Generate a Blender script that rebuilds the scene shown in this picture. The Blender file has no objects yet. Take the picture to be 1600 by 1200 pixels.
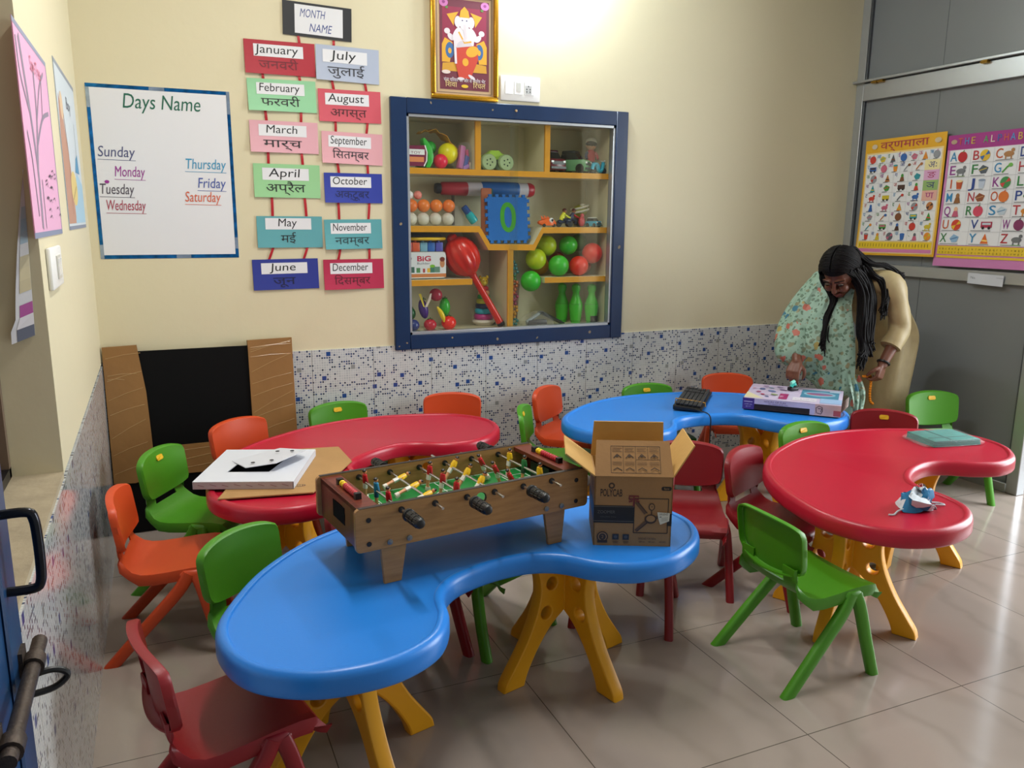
import bpy, bmesh, math, random
from mathutils import Vector, Matrix, Euler
R = math.radians
PI = math.pi
rnd = random.Random(7)
SC = bpy.context.scene
COL = SC.collection

# ------------------------------------------------------------------ camera
cam_data = bpy.data.cameras.new('camera')
cam = bpy.data.objects.new('camera', cam_data)
COL.objects.link(cam)
cam_data.sensor_width = 36.0
cam_data.lens = 36.0 * 1261.39 / 1600.0
cam_data.clip_start = 0.02
_yaw, _pit, _roll = 0.4130, 0.2031, 0.0076
_F = Vector((math.sin(_yaw) * math.cos(_pit), math.cos(_yaw) * math.cos(_pit), -math.sin(_pit)))
_Rt = _F.cross(Vector((0, 0, 1))).normalized()
_U = _Rt.cross(_F)
_R2 = _Rt * math.cos(_roll) + _U * math.sin(_roll)
_U2 = _U * math.cos(_roll) - _Rt * math.sin(_roll)
cam.matrix_world = Matrix(((_R2.x, _U2.x, -_F.x, 0.248), (_R2.y, _U2.y, -_F.y, -3.897),
                           (_R2.z, _U2.z, -_F.z, 1.385), (0, 0, 0, 1)))
SC.camera = cam

# ------------------------------------------------------------------ world, lights, exposure
SC.view_settings.view_transform = 'Standard'
SC.view_settings.look = 'None'
SC.view_settings.gamma = 1.0
SC.view_settings.use_curve_mapping = False
SC.view_settings.exposure = 0.13
world = bpy.data.worlds.new('room_world')
SC.world = world
world.use_nodes = True
_bg = world.node_tree.nodes['Background']
_bg.inputs[0].default_value = (0.86, 0.93, 1.0, 1)
_bg.inputs[1].default_value = 0.30

def lamp(name, kind, loc, energy, color, size=0.1, size_y=None, target=None):
    d = bpy.data.lights.new(name, kind)
    d.energy = energy
    d.color = color
    if kind == 'AREA':
        d.size = size
        if size_y:
            d.shape = 'RECTANGLE'
            d.size_y = size_y
    else:
        d.shadow_soft_size = size
    o = bpy.data.objects.new(name, d)
    COL.objects.link(o)
    o.location = loc
    if target is not None:
        o.rotation_euler = (Vector(target) - Vector(loc)).to_track_quat('-Z', 'Y').to_euler()
    return o

W = 4.227          # room width; x = 0 left wall, y = 0 back wall, z up
CEIL = 3.0
lamp('wall_lamp_light', 'POINT', (2.13, -0.16, 2.73), 43.0, (0.82, 0.92, 1.0), 0.05)
lamp('ceiling_tube_light', 'AREA', (0.95, -1.75, CEIL - 0.05), 31.0, (1.0, 0.97, 0.93), 0.10, 1.1, (0.95, -1.75, 0))
lamp('doorway_daylight', 'AREA', (W + 1.1, -2.35, 1.45), 150.0, (0.90, 0.95, 1.0), 1.9, 2.3, (2.2, -2.1, 0.5))

# ------------------------------------------------------------------ colour and materials
def lin(c):
    if isinstance(c, str):
        c = tuple(int(c[i:i + 2], 16) / 255 for i in (0, 2, 4))
    return tuple(x / 12.92 if x <= 0.04045 else ((x + 0.055) / 1.055) ** 2.4 for x in c[:3])

_mats = {}
def M(name, col, rough=0.5, metal=0.0, bump=0.0, bscale=60.0, var=0.0, vscale=4.0, spec=0.5, coat=0.0, emit=0.0, trans=0.0):
    if name in _mats:
        return _mats[name]
    m = bpy.data.materials.new(name)
    m.use_nodes = True
    nt = m.node_tree
    b = nt.nodes['Principled BSDF']
    c = lin(col)
    b.inputs['Base Color'].default_value = (*c, 1)
    b.inputs['Roughness'].default_value = rough
    b.inputs['Metallic'].default_value = metal
    b.inputs['Specular IOR Level'].default_value = spec
    if coat:
        b.inputs['Coat Weight'].default_value = coat
        b.inputs['Coat Roughness'].default_value = 0.12
    if trans:
        b.inputs['Transmission Weight'].default_value = trans
    if emit:
        b.inputs['Emission Color'].default_value = (*c, 1)
        b.inputs['Emission Strength'].default_value = emit
    if var or bump:
        tc = nt.nodes.new('ShaderNodeTexCoord')
    if var:
        n = nt.nodes.new('ShaderNodeTexNoise')
        n.inputs['Scale'].default_value = vscale
        n.inputs['Detail'].default_value = 5
        nt.links.new(tc.outputs['Object'], n.inputs['Vector'])
        mp = nt.nodes.new('ShaderNodeMapRange')
        mp.inputs[1].default_value = 0.3
        mp.inputs[2].default_value = 0.7
        mp.inputs[3].default_value = 1 - var
        mp.inputs[4].default_value = 1 + var
        nt.links.new(n.outputs['Fac'], mp.inputs[0])
        mx = nt.nodes.new('ShaderNodeVectorMath')
        mx.operation = 'SCALE'
        mx.inputs[0].default_value = c
        nt.links.new(mp.outputs[0], mx.inputs['Scale'])
        nt.links.new(mx.outputs[0], b.inputs['Base Color'])
    if bump:
        n2 = nt.nodes.new('ShaderNodeTexNoise')
        n2.inputs['Scale'].default_value = bscale
        n2.inputs['Detail'].default_value = 4
        nt.links.new(tc.outputs['Object'], n2.inputs['Vector'])
        bp = nt.nodes.new('ShaderNodeBump')
        bp.inputs['Strength'].default_value = bump
        bp.inputs['Distance'].default_value = 0.004
        nt.links.new(n2.outputs['Fac'], bp.inputs['Height'])
        nt.links.new(bp.outputs[0], b.inputs['Normal'])
    _mats[name] = m
    return m

class NX:
    """tiny helper to write shader maths"""
    def __init__(s, nt):
        s.nt = nt
    def m(s, op, a, b=None, c=None):
        n = s.nt.nodes.new('ShaderNodeMath')
        n.operation = op
        for i, v in enumerate((a, b, c)):
            if v is None:
                continue
            if isinstance(v, (int, float)):
                n.inputs[i].default_value = v
            else:
                s.nt.links.new(v, n.inputs[i])
        return n.outputs[0]
    def xyz(s, x, y, z):
        n = s.nt.nodes.new('ShaderNodeCombineXYZ')
        for i, v in enumerate((x, y, z)):
            if isinstance(v, (int, float)):
                n.inputs[i].default_value = v
            else:
                s.nt.links.new(v, n.inputs[i])
        return n.outputs[0]
    def white(s, vec):
        n = s.nt.nodes.new('ShaderNodeTexWhiteNoise')
        n.noise_dimensions = '3D'
        s.nt.links.new(vec, n.inputs['Vector'])
        return n.outputs['Value'], n.outputs['Color']
    def mix(s, f, a, b):
        n = s.nt.nodes.new('ShaderNodeMix')
        n.data_type = 'RGBA'
        if isinstance(f, (int, float)):
            n.inputs[0].default_value = f
        else:
            s.nt.links.new(f, n.inputs[0])
        for i, v in ((6, a), (7, b)):
            if isinstance(v, (tuple, list)):
                n.inputs[i].default_value = (*v[:3], 1)
            else:
                s.nt.links.new(v, n.inputs[i])
        return n.outputs[2]
    def noise(s, vec, scale, detail=4, rough=0.5):
        n = s.nt.nodes.new('ShaderNodeTexNoise')
        n.inputs['Scale'].default_value = scale
        n.inputs['Detail'].default_value = detail
        n.inputs['Roughness'].default_value = rough
        s.nt.links.new(vec, n.inputs['Vector'])
        return n.outputs['Fac']

def base_mat(name, rough=0.5):
    m = bpy.data.materials.new(name)
    m.use_nodes = True
    nt = m.node_tree
    b = nt.nodes['Principled BSDF']
    b.inputs['Roughness'].default_value = rough
    geo = nt.nodes.new('ShaderNodeNewGeometry')
    sep = nt.nodes.new('ShaderNodeSeparateXYZ')
    nt.links.new(geo.outputs['Position'], sep.inputs[0])
    return m, nt, b, NX(nt), geo.outputs['Position'], sep.outputs

def mosaic_mat(axis):
    """printed mosaic wall tile: pale squares, dark squares and bars, bigger blue squares"""
    m, nt, b, x, pos, s = base_mat('mosaic_tile_%d' % axis, 0.12)
    P = 0.0118
    u = x.m('DIVIDE', s[axis], P)
    v = x.m('DIVIDE', s[2], P)
    iu, iv = x.m('FLOOR', u), x.m('FLOOR', v)
    fu, fv = x.m('FRACT', u), x.m('FRACT', v)
    # small dark squares
    w1, _ = x.white(x.xyz(iu, iv, 3.3))
    clump = x.noise(x.xyz(x.m('MULTIPLY', iu, 0.13), x.m('MULTIPLY', iv, 0.13), 0.5), 1.0, 2)
    thr = x.m('MULTIPLY_ADD', clump, 0.40, -0.01)
    dark = x.m('LESS_THAN', w1, thr)
    # dark bars three cells wide
    w2, _ = x.white(x.xyz(x.m('FLOOR', x.m('DIVIDE', iu, 3.0)), iv, 8.1))
    bar = x.m('LESS_THAN', w2, 0.03)
    dark = x.m('MAXIMUM', dark, bar)
    # blue squares of two by two cells, one to a block
    bu, bv = x.m('FLOOR', x.m('DIVIDE', iu, 11.0)), x.m('FLOOR', x.m('DIVIDE', iv, 10.0))
    wv, wc = x.white(x.xyz(bu, bv, 5.7))
    sc = nt.nodes.new('ShaderNodeSeparateColor')
    nt.links.new(wc, sc.inputs[0])
    ou = x.m('FLOOR', x.m('MULTIPLY', sc.outputs[0], 8.0))
    ov = x.m('FLOOR', x.m('MULTIPLY', sc.outputs[1], 7.0))
    du = x.m('SUBTRACT', x.m('SUBTRACT', u, x.m('MULTIPLY', bu, 11.0)), ou)
    dv = x.m('SUBTRACT', x.m('SUBTRACT', v, x.m('MULTIPLY', bv, 10.0)), ov)
    def within(d, lo, hi):
        return x.m('MULTIPLY', x.m('GREATER_THAN', d, lo), x.m('LESS_THAN', d, hi))
    blue = x.m('MULTIPLY', within(du, 0.15, 1.95), within(dv, 0.15, 1.95))
    grey = x.m('GREATER_THAN', sc.outputs[2], 0.72)
    # joints
    g = x.m('MULTIPLY', within(fu, 0.15, 0.86), within(fv, 0.15, 0.86))
    lt, _ = x.white(x.xyz(iu, iv, 1.2))
    pale = x.mix(lt, lin('a9aeb2'), lin('bfc3c5'))
    dk, _ = x.white(x.xyz(iu, iv, 6.6))
    dcol = x.mix(dk, lin('303849'), lin('48587e'))
    c = x.mix(dark, pale, dcol)
    c = x.mix(g, lin('cbcdca'), c)
    c = x.mix(blue, c, x.mix(grey, lin('2c4a86'), lin('8c8f8e')))
    # 30 x 45 cm tile seams
    tu = x.m('FRACT', x.m('DIVIDE', s[axis], 0.30))
    seam = x.m('LESS_THAN', tu, 0.008)
    c = x.mix(seam, c, lin('6d6c68'))
    nt.links.new(c, b.inputs['Base Color'])
    return m

def paint_mat(name, col, rough=0.55):
    m, nt, b, x, pos, s = base_mat(name, rough)
    n = x.noise(pos, 1.3, 5)
    n2 = x.noise(pos, 9.0, 4)
    c = lin(col)
    f = x.m('ADD', x.m('MULTIPLY', n, 0.10), x.m('MULTIPLY', n2, 0.04))
    cc = x.mix(f, c, tuple(k * 0.72 for k in c))
    nt.links.new(cc, b.inputs['Base Color'])
    bp = nt.nodes.new('ShaderNodeBump')
    bp.inputs['Strength'].default_value = 0.12
    bp.inputs['Distance'].default_value = 0.01
    nt.links.new(x.noise(pos, 14.0, 5), bp.inputs['Height'])
    nt.links.new(bp.outputs[0], b.inputs['Normal'])
    return m

def floor_mat():
    m, nt, b, x, pos, s = base_mat('vitrified_floor_tile', 0.14)
    n = x.noise(pos, 2.2, 6, 0.6)
    wv = nt.nodes.new('ShaderNodeTexWave')
    wv.inputs['Scale'].default_value = 1.4
    wv.inputs['Distortion'].default_value = 9.0
    wv.inputs['Detail'].default_value = 4
    nt.links.new(pos, wv.inputs['Vector'])
    vein = x.m('POWER', wv.outputs['Fac'], 7.0)
    c = x.mix(n, lin('a2958b'), lin('968a80'))
    c = x.mix(x.m('MULTIPLY', vein, 0.32), c, lin('82776d'))
    P = 0.606
    tu = x.m('FRACT', x.m('DIVIDE', x.m('SUBTRACT', s[0], 1.186), P))
    tv = x.m('FRACT', x.m('DIVIDE', x.m('ADD', s[1], 2.414), P))
    g = x.m('MAXIMUM', x.m('LESS_THAN', tu, 0.005), x.m('LESS_THAN', tv, 0.005))
    c = x.mix(g, c, lin('5b544b'))
    nt.links.new(c, b.inputs['Base Color'])
    r = x.m('ADD', 0.09, x.m('MULTIPLY', n, 0.10))
    nt.links.new(r, b.inputs['Roughness'])
    return m

def glass_mat():
    m = bpy.data.materials.new('clear_glass')
    m.use_nodes = True
    nt = m.node_tree
    nt.nodes.remove(nt.nodes['Principled BSDF'])
    out = nt.nodes['Material Output']
    t = nt.nodes.new('ShaderNodeBsdfTransparent')
    t.inputs[0].default_value = (0.95, 0.97, 0.95, 1)
    gl = nt.nodes.new('ShaderNodeBsdfGlossy')
    gl.inputs['Roughness'].default_value = 0.03
    geo = nt.nodes.new('ShaderNodeNewGeometry')
    dt = nt.nodes.new('ShaderNodeVectorMath'); dt.operation = 'DOT_PRODUCT'
    nt.links.new(geo.outputs['Normal'], dt.inputs[0]); nt.links.new(geo.outputs['Incoming'], dt.inputs[1])
    x = NX(nt)
    g = x.m('SUBTRACT', 1.0, x.m('ABSOLUTE', dt.outputs['Value']))
    fac = x.m('MULTIPLY_ADD', x.m('POWER', g, 5.0), 0.5, 0.025)
    mx = nt.nodes.new('ShaderNodeMixShader')
    nt.links.new(fac, mx.inputs[0])
    nt.links.new(t.outputs[0], mx.inputs[1])
    nt.links.new(gl.outputs[0], mx.inputs[2])
    nt.links.new(mx.outputs[0], out.inputs[0])
    return m

def film_mat(name, col, alpha, rough=0.15):
    """thin clear plastic film"""
    m = M(name, col, rough)
    m.node_tree.nodes['Principled BSDF'].inputs['Alpha'].default_value = alpha
    return m

def wood_mat(name, c1, c2, scale=6.0, stretch=(1, 14, 14), rough=0.35):
    m = bpy.data.materials.new(name)
    m.use_nodes = True
    nt = m.node_tree
    b = nt.nodes['Principled BSDF']
    b.inputs['Roughness'].default_value = rough
    tc = nt.nodes.new('ShaderNodeTexCoord')
    mp = nt.nodes.new('ShaderNodeMapping')
    mp.inputs['Scale'].default_value = stretch
    nt.links.new(tc.outputs['Object'], mp.inputs[0])
    x = NX(nt)
    n = x.noise(mp.outputs[0], scale, 6, 0.65)
    n = x.m('MULTIPLY_ADD', x.m('SUBTRACT', n, 0.5), 2.2, 0.5)
    nt.links.new(x.mix(n, lin(c1), lin(c2)), b.inputs['Base Color'])
    return m

# ------------------------------------------------------------------ mesh building
class MB:
    def __init__(s):
        s.v, s.f, s.mi, s.sm, s.mats = [], [], [], [], []
        s.zz = 0.0004
    def mat(s, m):
        if m not in s.mats:
            s.mats.append(m)
        return s.mats.index(m)
    def add(s, verts, faces, m, smooth=False, T=None):
        o = len(s.v)
        for p in verts:
            p = Vector(p)
            s.v.append(T @ p if T is not None else p)
        k = s.mat(m)
        for f in faces:
            s.f.append([i + o for i in f])
            s.mi.append(k)
            s.sm.append(smooth)
        return s
    def box(s, c, d, m, rot=None):
        x, y, z = d[0] / 2, d[1] / 2, d[2] / 2
        vs = [(-x, -y, -z), (x, -y, -z), (x, y, -z), (-x, y, -z), (-x, -y, z), (x, -y, z), (x, y, z), (-x, y, z)]
        T = Matrix.Translation(c)
        if rot is not None:
            T = T @ (Euler(rot).to_matrix().to_4x4() if not isinstance(rot, Matrix) else rot)
        return s.add(vs, [(0, 3, 2, 1), (4, 5, 6, 7), (0, 1, 5, 4), (1, 2, 6, 5), (2, 3, 7, 6), (3, 0, 4, 7)], m, False, T)
    def rings(s, rings, m, smooth=True, closed=True, cap0=True, cap1=True):
        n = len(rings[0])
        vs = [p for r in rings for p in r]
        fs = []
        for i in range(len(rings) - 1):
            for j in range(n if closed else n - 1):
                k = (j + 1) % n
                fs.append((i * n + j, i * n + k, (i + 1) * n + k, (i + 1) * n + j))
        if cap0:
            fs.append(tuple(range(n))[::-1])
        if cap1:
            fs.append(tuple(range((len(rings) - 1) * n, len(rings) * n)))
        return s.add(vs, fs, m, smooth)
    def tube(s, pts, r, m, n=10, smooth=True, flat=1.0, side=None, cap=True):
        """swept tube; r one radius or one each point; flat squashes across 'side'"""
        pts = [Vector(p) for p in pts]
        if not isinstance(r, (list, tuple)):
            r = [r] * len(pts)
        ref = Vector(side) if side is not None else None
        rings = []
        prev = None
        for i, p in enumerate(pts):
            t = (pts[min(i + 1, len(pts) - 1)] - pts[max(i - 1, 0)]).normalized()
            if ref is not None:
                a = (ref - t * ref.dot(t)).normalized()
            elif prev is None:
                a = t.orthogonal().normalized()
            else:
                a = (prev - t * prev.dot(t)).normalized()
            prev = a
            b = t.cross(a)
            rings.append([p + a * (math.cos(q) * r[i] * flat) + b * (math.sin(q) * r[i])
                          for q in (2 * PI * k / n for k in range(n))])
        return s.rings(rings, m, smooth, True, cap, cap)
    def lathe(s, prof, m, n=24, T=None, smooth=True):
        T = T or Matrix()
        rings = [[T @ Vector((r * math.cos(a), r * math.sin(a), z)) for a in (2 * PI * k / n for k in range(n))] for r, z in prof]
        return s.rings(rings, m, smooth, True, prof[0][0] > 1e-6, prof[-1][0] > 1e-6)
    def ball(s, c, r, m, n=16, sc=(1, 1, 1), rot=None):
        h = n // 2
        prof = [(math.sin(PI * i / h), -math.cos(PI * i / h)) for i in range(h + 1)]
        T = Matrix.Translation(c) @ (Euler(rot).to_matrix().to_4x4() if rot else Matrix()) @ Matrix.Diagonal((r * sc[0], r * sc[1], r * sc[2], 1))
        rings = [[T @ Vector((max(pr, 1e-4) * math.cos(a), max(pr, 1e-4) * math.sin(a), z)) for a in (2 * PI * k / n for k in range(n))] for pr, z in prof]
        return s.rings(rings, m, True, True, True, True)
    def poly(s, pts, m, smooth=False):
        return s.add(pts, [tuple(range(len(pts)))], m, smooth)
    def me(s, me, m, T=None, smooth=False):
        return s.add([v.co for v in me.vertices], [tuple(p.vertices) for p in me.polygons], m, smooth, T)
    # ---- flat prints (in the local XY plane, each new mark a hair above the last)
    step = 0.00006
    def up(s):
        s.zz += s.step
        return s.zz
    def grid(s, x0, y0, x1, y1, m, nx=20, ny=20):
        z = s.up()
        V = [(x0 + (x1 - x0) * i / nx, y0 + (y1 - y0) * j / ny, z) for j in range(ny + 1) for i in range(nx + 1)]
        return s.add(V, [(j * (nx + 1) + i, j * (nx + 1) + i + 1, (j + 1) * (nx + 1) + i + 1, (j + 1) * (nx + 1) + i) for j in range(ny) for i in range(nx)], m)
    def rect(s, x0, y0, x1, y1, m, rot=0.0):
        z = s.up()
        cx, cy = (x0 + x1) / 2, (y0 + y1) / 2
        c, q = math.cos(rot), math.sin(rot)
        return s.poly([(cx + (x - cx) * c - (y - cy) * q, cy + (x - cx) * q + (y - cy) * c, z) for x, y in ((x0, y0), (x1, y0), (x1, y1), (x0, y1))], m)
    def shape(s, pts, m):
        z = s.up()
        return s.poly([(x, y, z) for x, y in pts], m)
    def ell(s, x, y, a, b, m, rot=0.0, n=18):
        c, q = math.cos(rot), math.sin(rot)
        return s.shape([(x + a * math.cos(t) * c - b * math.sin(t) * q, y + a * math.cos(t) * q + b * math.sin(t) * c) for t in (2 * PI * k / n for k in range(n))], m)
    def line(s, pts, w, m):
        z = s.up()
        L, Rr = [], []
        for i, p in enumerate(pts):
            a, b = pts[max(i - 1, 0)], pts[min(i + 1, len(pts) - 1)]
            dx, dy = b[0] - a[0], b[1] - a[1]
            l = math.hypot(dx, dy) or 1
            nx, ny = -dy / l * w / 2, dx / l * w / 2
            L.append((p[0] + nx, p[1] + ny, z))
            Rr.append((p[0] - nx, p[1] - ny, z))
        n = len(pts)
        return s.add(L + Rr, [(i, n + i, n + i + 1, i + 1) for i in range(n - 1)], m)
    def frame(s, x0, y0, x1, y1, w, m):
        s.line([(x0, y0), (x1, y0)], w, m); s.line([(x1, y0), (x1, y1)], w, m)
        s.line([(x1, y1), (x0, y1)], w, m); s.line([(x0, y1), (x0, y0)], w, m)
        return s
    def text(s, t, x, y, size, m, width=None, shear=0.0, align='CENTER', rot=0.0, bold=0.0):
        me, w = text_mesh(t, shear, bold)
        sx = size
        if width:
            sx = width / max(w, 1e-4)
        off = {'CENTER': -w / 2, 'LEFT': 0, 'RIGHT': -w}[align]
        T = Matrix.Translation((x, y, s.up())) @ Matrix.Rotation(rot, 4, 'Z') @ Matrix.Diagonal((sx, size, 1, 1)) @ Matrix.Translation((off, 0, 0))
        return s.me(me, m, T)
    def build(s, name, parent=None, loc=None, rot=None, bevel=0, seg=2, sharp=40, solid=0, soff=-1):
        me = bpy.data.meshes.new(name)
        me.from_pydata([tuple(v) for v in s.v], [], s.f)
        for m in s.mats:
            me.materials.append(m)
        me.polygons.foreach_set('material_index', s.mi)
        me.polygons.foreach_set('use_smooth', s.sm)
        me.update()
        o = bpy.data.objects.new(name, me)
        COL.objects.link(o)
        if solid:
            md = o.modifiers.new('thick', 'SOLIDIFY'); md.thickness = solid; md.offset = soff
        if bevel:
            md = o.modifiers.new('round', 'BEVEL'); md.width = bevel; md.segments = seg; md.limit_method = 'ANGLE'; md.angle_limit = R(40)
            md.harden_normals = False
        if solid or bevel:
            bake(o)
        if bevel:
            for p in o.data.polygons: p.use_smooth = True
        if any(s.sm) or bevel:
            o.data.set_sharp_from_angle(angle=R(sharp))
        if parent is not None:
            o.parent = parent
        if loc is not None:
            o.location = loc
        if rot is not None:
            o.rotation_euler = rot
        return o

def bake(o):
    """replace the mesh by what its modifiers make of it"""
    bpy.context.view_layer.update()
    dg = bpy.context.evaluated_depsgraph_get()
    me = bpy.data.meshes.new_from_object(o.evaluated_get(dg))
    o.modifiers.clear()
    o.data = me
    return o

def temp_mesh(data):
    o = bpy.data.objects.new('tmp', data)
    COL.objects.link(o)
    bpy.context.view_layer.update()
    me = bpy.data.meshes.new_from_object(o.evaluated_get(bpy.context.evaluated_depsgraph_get()))
    bpy.data.objects.remove(o)
    return me

_txt = {}
def text_mesh(t, shear=0.0, bold=0.0):
    k = (t, shear, bold)
    if k not in _txt:
        cu = bpy.data.curves.new('t', 'FONT')
        cu.body = t
        cu.size = 1.0
        cu.resolution_u = 3
        cu.shear = shear
        cu.offset = bold
        me = temp_mesh(cu)
        w = max([v.co.x for v in me.vertices], default=1.0)
        _txt[k] = (me, w)
    return _txt[k]

def plate(loops, thick, bevel=0.0):
    """flat plate in XY with holes, thickness along Z, from closed outlines"""
    cu = bpy.data.curves.new('pl', 'CURVE')
    cu.dimensions = '2D'
    cu.fill_mode = 'BOTH'
    cu.extrude = thick / 2 - bevel
    cu.bevel_depth = bevel
    cu.bevel_resolution = 1
    cu.offset = -bevel
    for lp in loops:
        sp = cu.splines.new('POLY')
        sp.points.add(len(lp) - 1)
        for i, (x, y) in enumerate(lp):
            sp.points[i].co = (x, y, 0, 1)
        sp.use_cyclic_u = True
    return temp_mesh(cu)

def spline(pts, n=8, closed=False):
    """Catmull-Rom through the points (any dimension)"""
    P = [Vector(p) for p in pts]
    N = len(P)
    out = []
    for i in range(N if closed else N - 1):
        a = P[(i - 1) % N] if closed or i > 0 else P[0] * 2 - P[1]
        b, c = P[i], P[(i + 1) % N]
        d = P[(i + 2) % N] if closed or i + 2 < N else c * 2 - b
        for k in range(n):
            t = k / n
            out.append(0.5 * ((2 * b) + (c - a) * t + (2 * a - 5 * b + 4 * c - d) * t * t + (3 * b - a - 3 * c + d) * t ** 3))
    if not closed:
        out.append(P[-1])
    return out

def circle(x, y, r, n=20):
    return [(x + r * math.cos(2 * PI * k / n), y + r * math.sin(2 * PI * k / n)) for k in range(n)]

def rrect(x0, y0, x1, y1, r, n=4):
    o = []
    for cx, cy, a in ((x1 - r, y1 - r, 0), (x0 + r, y1 - r, 90), (x0 + r, y0 + r, 180), (x1 - r, y0 + r, 270)):
        for k in range(n + 1):
            t = R(a + 90 * k / n)
            o.append((cx + r * math.cos(t), cy + r * math.sin(t)))
    return o

# ------------------------------------------------------------------ things, parts, setting
def tag(o, label, cat, group=None):
    o['label'] = label
    o['category'] = cat
    if group:
        o['group'] = group
    return o

def thing(name, label, cat, loc=(0, 0, 0), rotz=0.0, group=None):
    o = bpy.data.objects.new(name, None)
    o.empty_display_size = 0.05
    COL.objects.link(o)
    o.location = loc
    o.rotation_euler = (0, 0, rotz)
    return tag(o, label, cat, group)

def struct(o):
    o['kind'] = 'structure'
    return o

def dup(o, parent=None):
    c = o.copy()
    COL.objects.link(c)
    c.parent = parent
    for ch in list(o.children):
        dup(ch, c)
    return c

RB = (R(90), 0, 0)            # things hung on the back wall face the room
RL = (R(90), 0, R(90))        # on the left wall
RR = (R(90), 0, R(-90))       # on the right wall

# ================================================================== THE SETTING
PAINT = paint_mat('cream_wall_paint', 'd8cfae')
TILE_X = mosaic_mat(0)
TILE_Y = mosaic_mat(1)
WHITEP = M('white_ceiling_paint', 'e4e2da', 0.7)
CEMENT = M('bare_cement', 'a89b80', 0.8, bump=0.5, bscale=40, var=0.12, vscale=12)
FLOOR = floor_mat()
ALU = M('brushed_aluminium', 'b4b8bb', 0.38, 0.75, bump=0.05, bscale=300)
ALUD = M('dark_aluminium_groove', '5d6164', 0.45, 0.6)
LAM = M('grey_laminate', '74787a', 0.34, var=0.03, vscale=2)
BLACK = M('black_plastic', '101113', 0.42)
BRASS = M('brass', 'b08a3c', 0.3, 0.9)
TILE_TOP = 0.754

b = MB(); b.box((W / 2 + 1.2, -2.5, -0.05), (W + 4.4, 5.6, 0.1), FLOOR)
struct(b.build('floor'))
b = MB(); b.box((W / 2, -2.45, CEIL + 0.05), (W + 0.6, 5.5, 0.1), WHITEP)
struct(b.build('ceiling'))

HX0, HX1, HZ0, HZ1 = 1.378, 2.552, 0.795, 1.877     # hole for the cabinet
b = MB()
for x0, x1, z0, z1 in ((-0.3, HX0, TILE_TOP, CEIL), (HX1, W + 0.3, TILE_TOP, CEIL), (HX0, HX1, HZ1, CEIL), (HX0, HX1, TILE_TOP, HZ0)):
    b.box(((x0 + x1) / 2, 0.17, (z0 + z1) / 2), (x1 - x0, 0.34, z1 - z0), PAINT)
b.box((W / 2, 0.166, TILE_TOP / 2), (W + 0.6, 0.348, TILE_TOP), TILE_X)
struct(b.build('wall_back'))

OP0, OP1, OPZ = -1.697, -2.75, 2.35               # window opening in the left wall
b = MB()
b.box((-0.13, OP0 / 2, (CEIL + TILE_TOP) / 2), (0.26, -OP0, CEIL - TILE_TOP), PAINT)
b.box((-0.13, (OP0 + OP1) / 2, (CEIL + OPZ) / 2), (0.26, OP0 - OP1, CEIL - OPZ), PAINT)
b.box((-0.13, (OP1 - 5.2) / 2, (CEIL + TILE_TOP) / 2), (0.26, 5.2 + OP1, CEIL - TILE_TOP), PAINT)
b.box((-0.13, -2.6, TILE_TOP / 2 - 0.004), (0.268, 5.2, TILE_TOP - 0.008), TILE_Y)
struct(b.build('wall_left'))
b = MB(); b.box((-0.13, (OP0 + OP1) / 2, TILE_TOP - 0.004), (0.26, OP0 - OP1, 0.02), CEMENT)
struct(b.build('trim_1'))
# window with black steel bars, set in the opening
win = bpy.data.objects.new('window_1', None); COL.objects.link(win); win.location = (-0.125, (OP0 + OP1) / 2, 0); struct(win)
STEEL = M('black_painted_steel', '17181a', 0.4, 0.3)
f = MB(); hw = (OP0 - OP1) / 2
for y in (-hw + 0.012, hw - 0.012):
    f.box((0, y, (TILE_TOP + OPZ) / 2), (0.03, 0.022, OPZ - TILE_TOP), M('brown_window_frame', '6f5d4c', 0.5))
for z in (TILE_TOP + 0.02, OPZ - 0.012):
    f.box((0, 0, z), (0.03, hw * 2, 0.024), STEEL)
f.build('window_frame', win)
f = MB()
for z in (1.19, 1.285, 1.75):
    f.tube([(0.012, -hw, z), (0.012, hw, z)], 0.009, STEEL, 8)
for k in range(1, 5):
    y = -hw + 2 * hw * k / 5
    f.tube([(0.012, y, TILE_TOP), (0.012, y, OPZ)], 0.006, STEEL, 8)
f.build('grille', win)
f = MB(); f.box((-0.03, 0, (TILE_TOP + OPZ) / 2), (0.006, hw * 2, OPZ - TILE_TOP), M('brown_frosted_pane', '7d6657', 0.35, var=0.15, vscale=5))
f.build('pane', win)

# right side: aluminium framed grey partition, then an open doorway
part = bpy.data.objects.new('door_1', None); COL.objects.link(part); part.location = (W, 0, 0); struct(part)
f = MB()
f.box((0.02, -0.029, 1.5), (0.05, 0.058, 3.0), ALU)
f.box((0.012, -0.066, 1.5), (0.03, 0.012, 3.0), ALUD)
f.box((0.02, -1.283, 1.5), (0.06, 0.062, 3.0), ALU)
f.box((0.0, -1.247, 0.55), (0.012, 0.01, 1.0), ALUD)
f.build('door_frame', part, bevel=0.003, seg=1)
for nm, z0, z1 in (('rail', 2.085, 2.185), ('rail', 1.07, 1.132), ('rail', 0.0, 0.05)):
    f = MB(); f.box((0.008, -0.66, (z0 + z1) / 2), (0.045, 1.19, z1 - z0), ALU); f.build(nm, part, bevel=0.003, seg=1)
f = MB(); f.box((-0.012, -0.62, 2.197), (0.05, 1.36, 0.014), ALU); f.box((0.012, -0.66, 2.188), (0.03, 1.19, 0.008), BLACK); f.build('ledge', part, bevel=0.002, seg=1)
for y in (-0.16, -0.205, -0.86):
    f = MB(); f.box((-0.02, y, 2.182), (0.03, 0.034, 0.014), BRASS); f.tube([(-0.036, y - 0.02, 2.182), (-0.036, y + 0.02, 2.182)], 0.005, BRASS, 8); f.build('latch', part)
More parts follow.
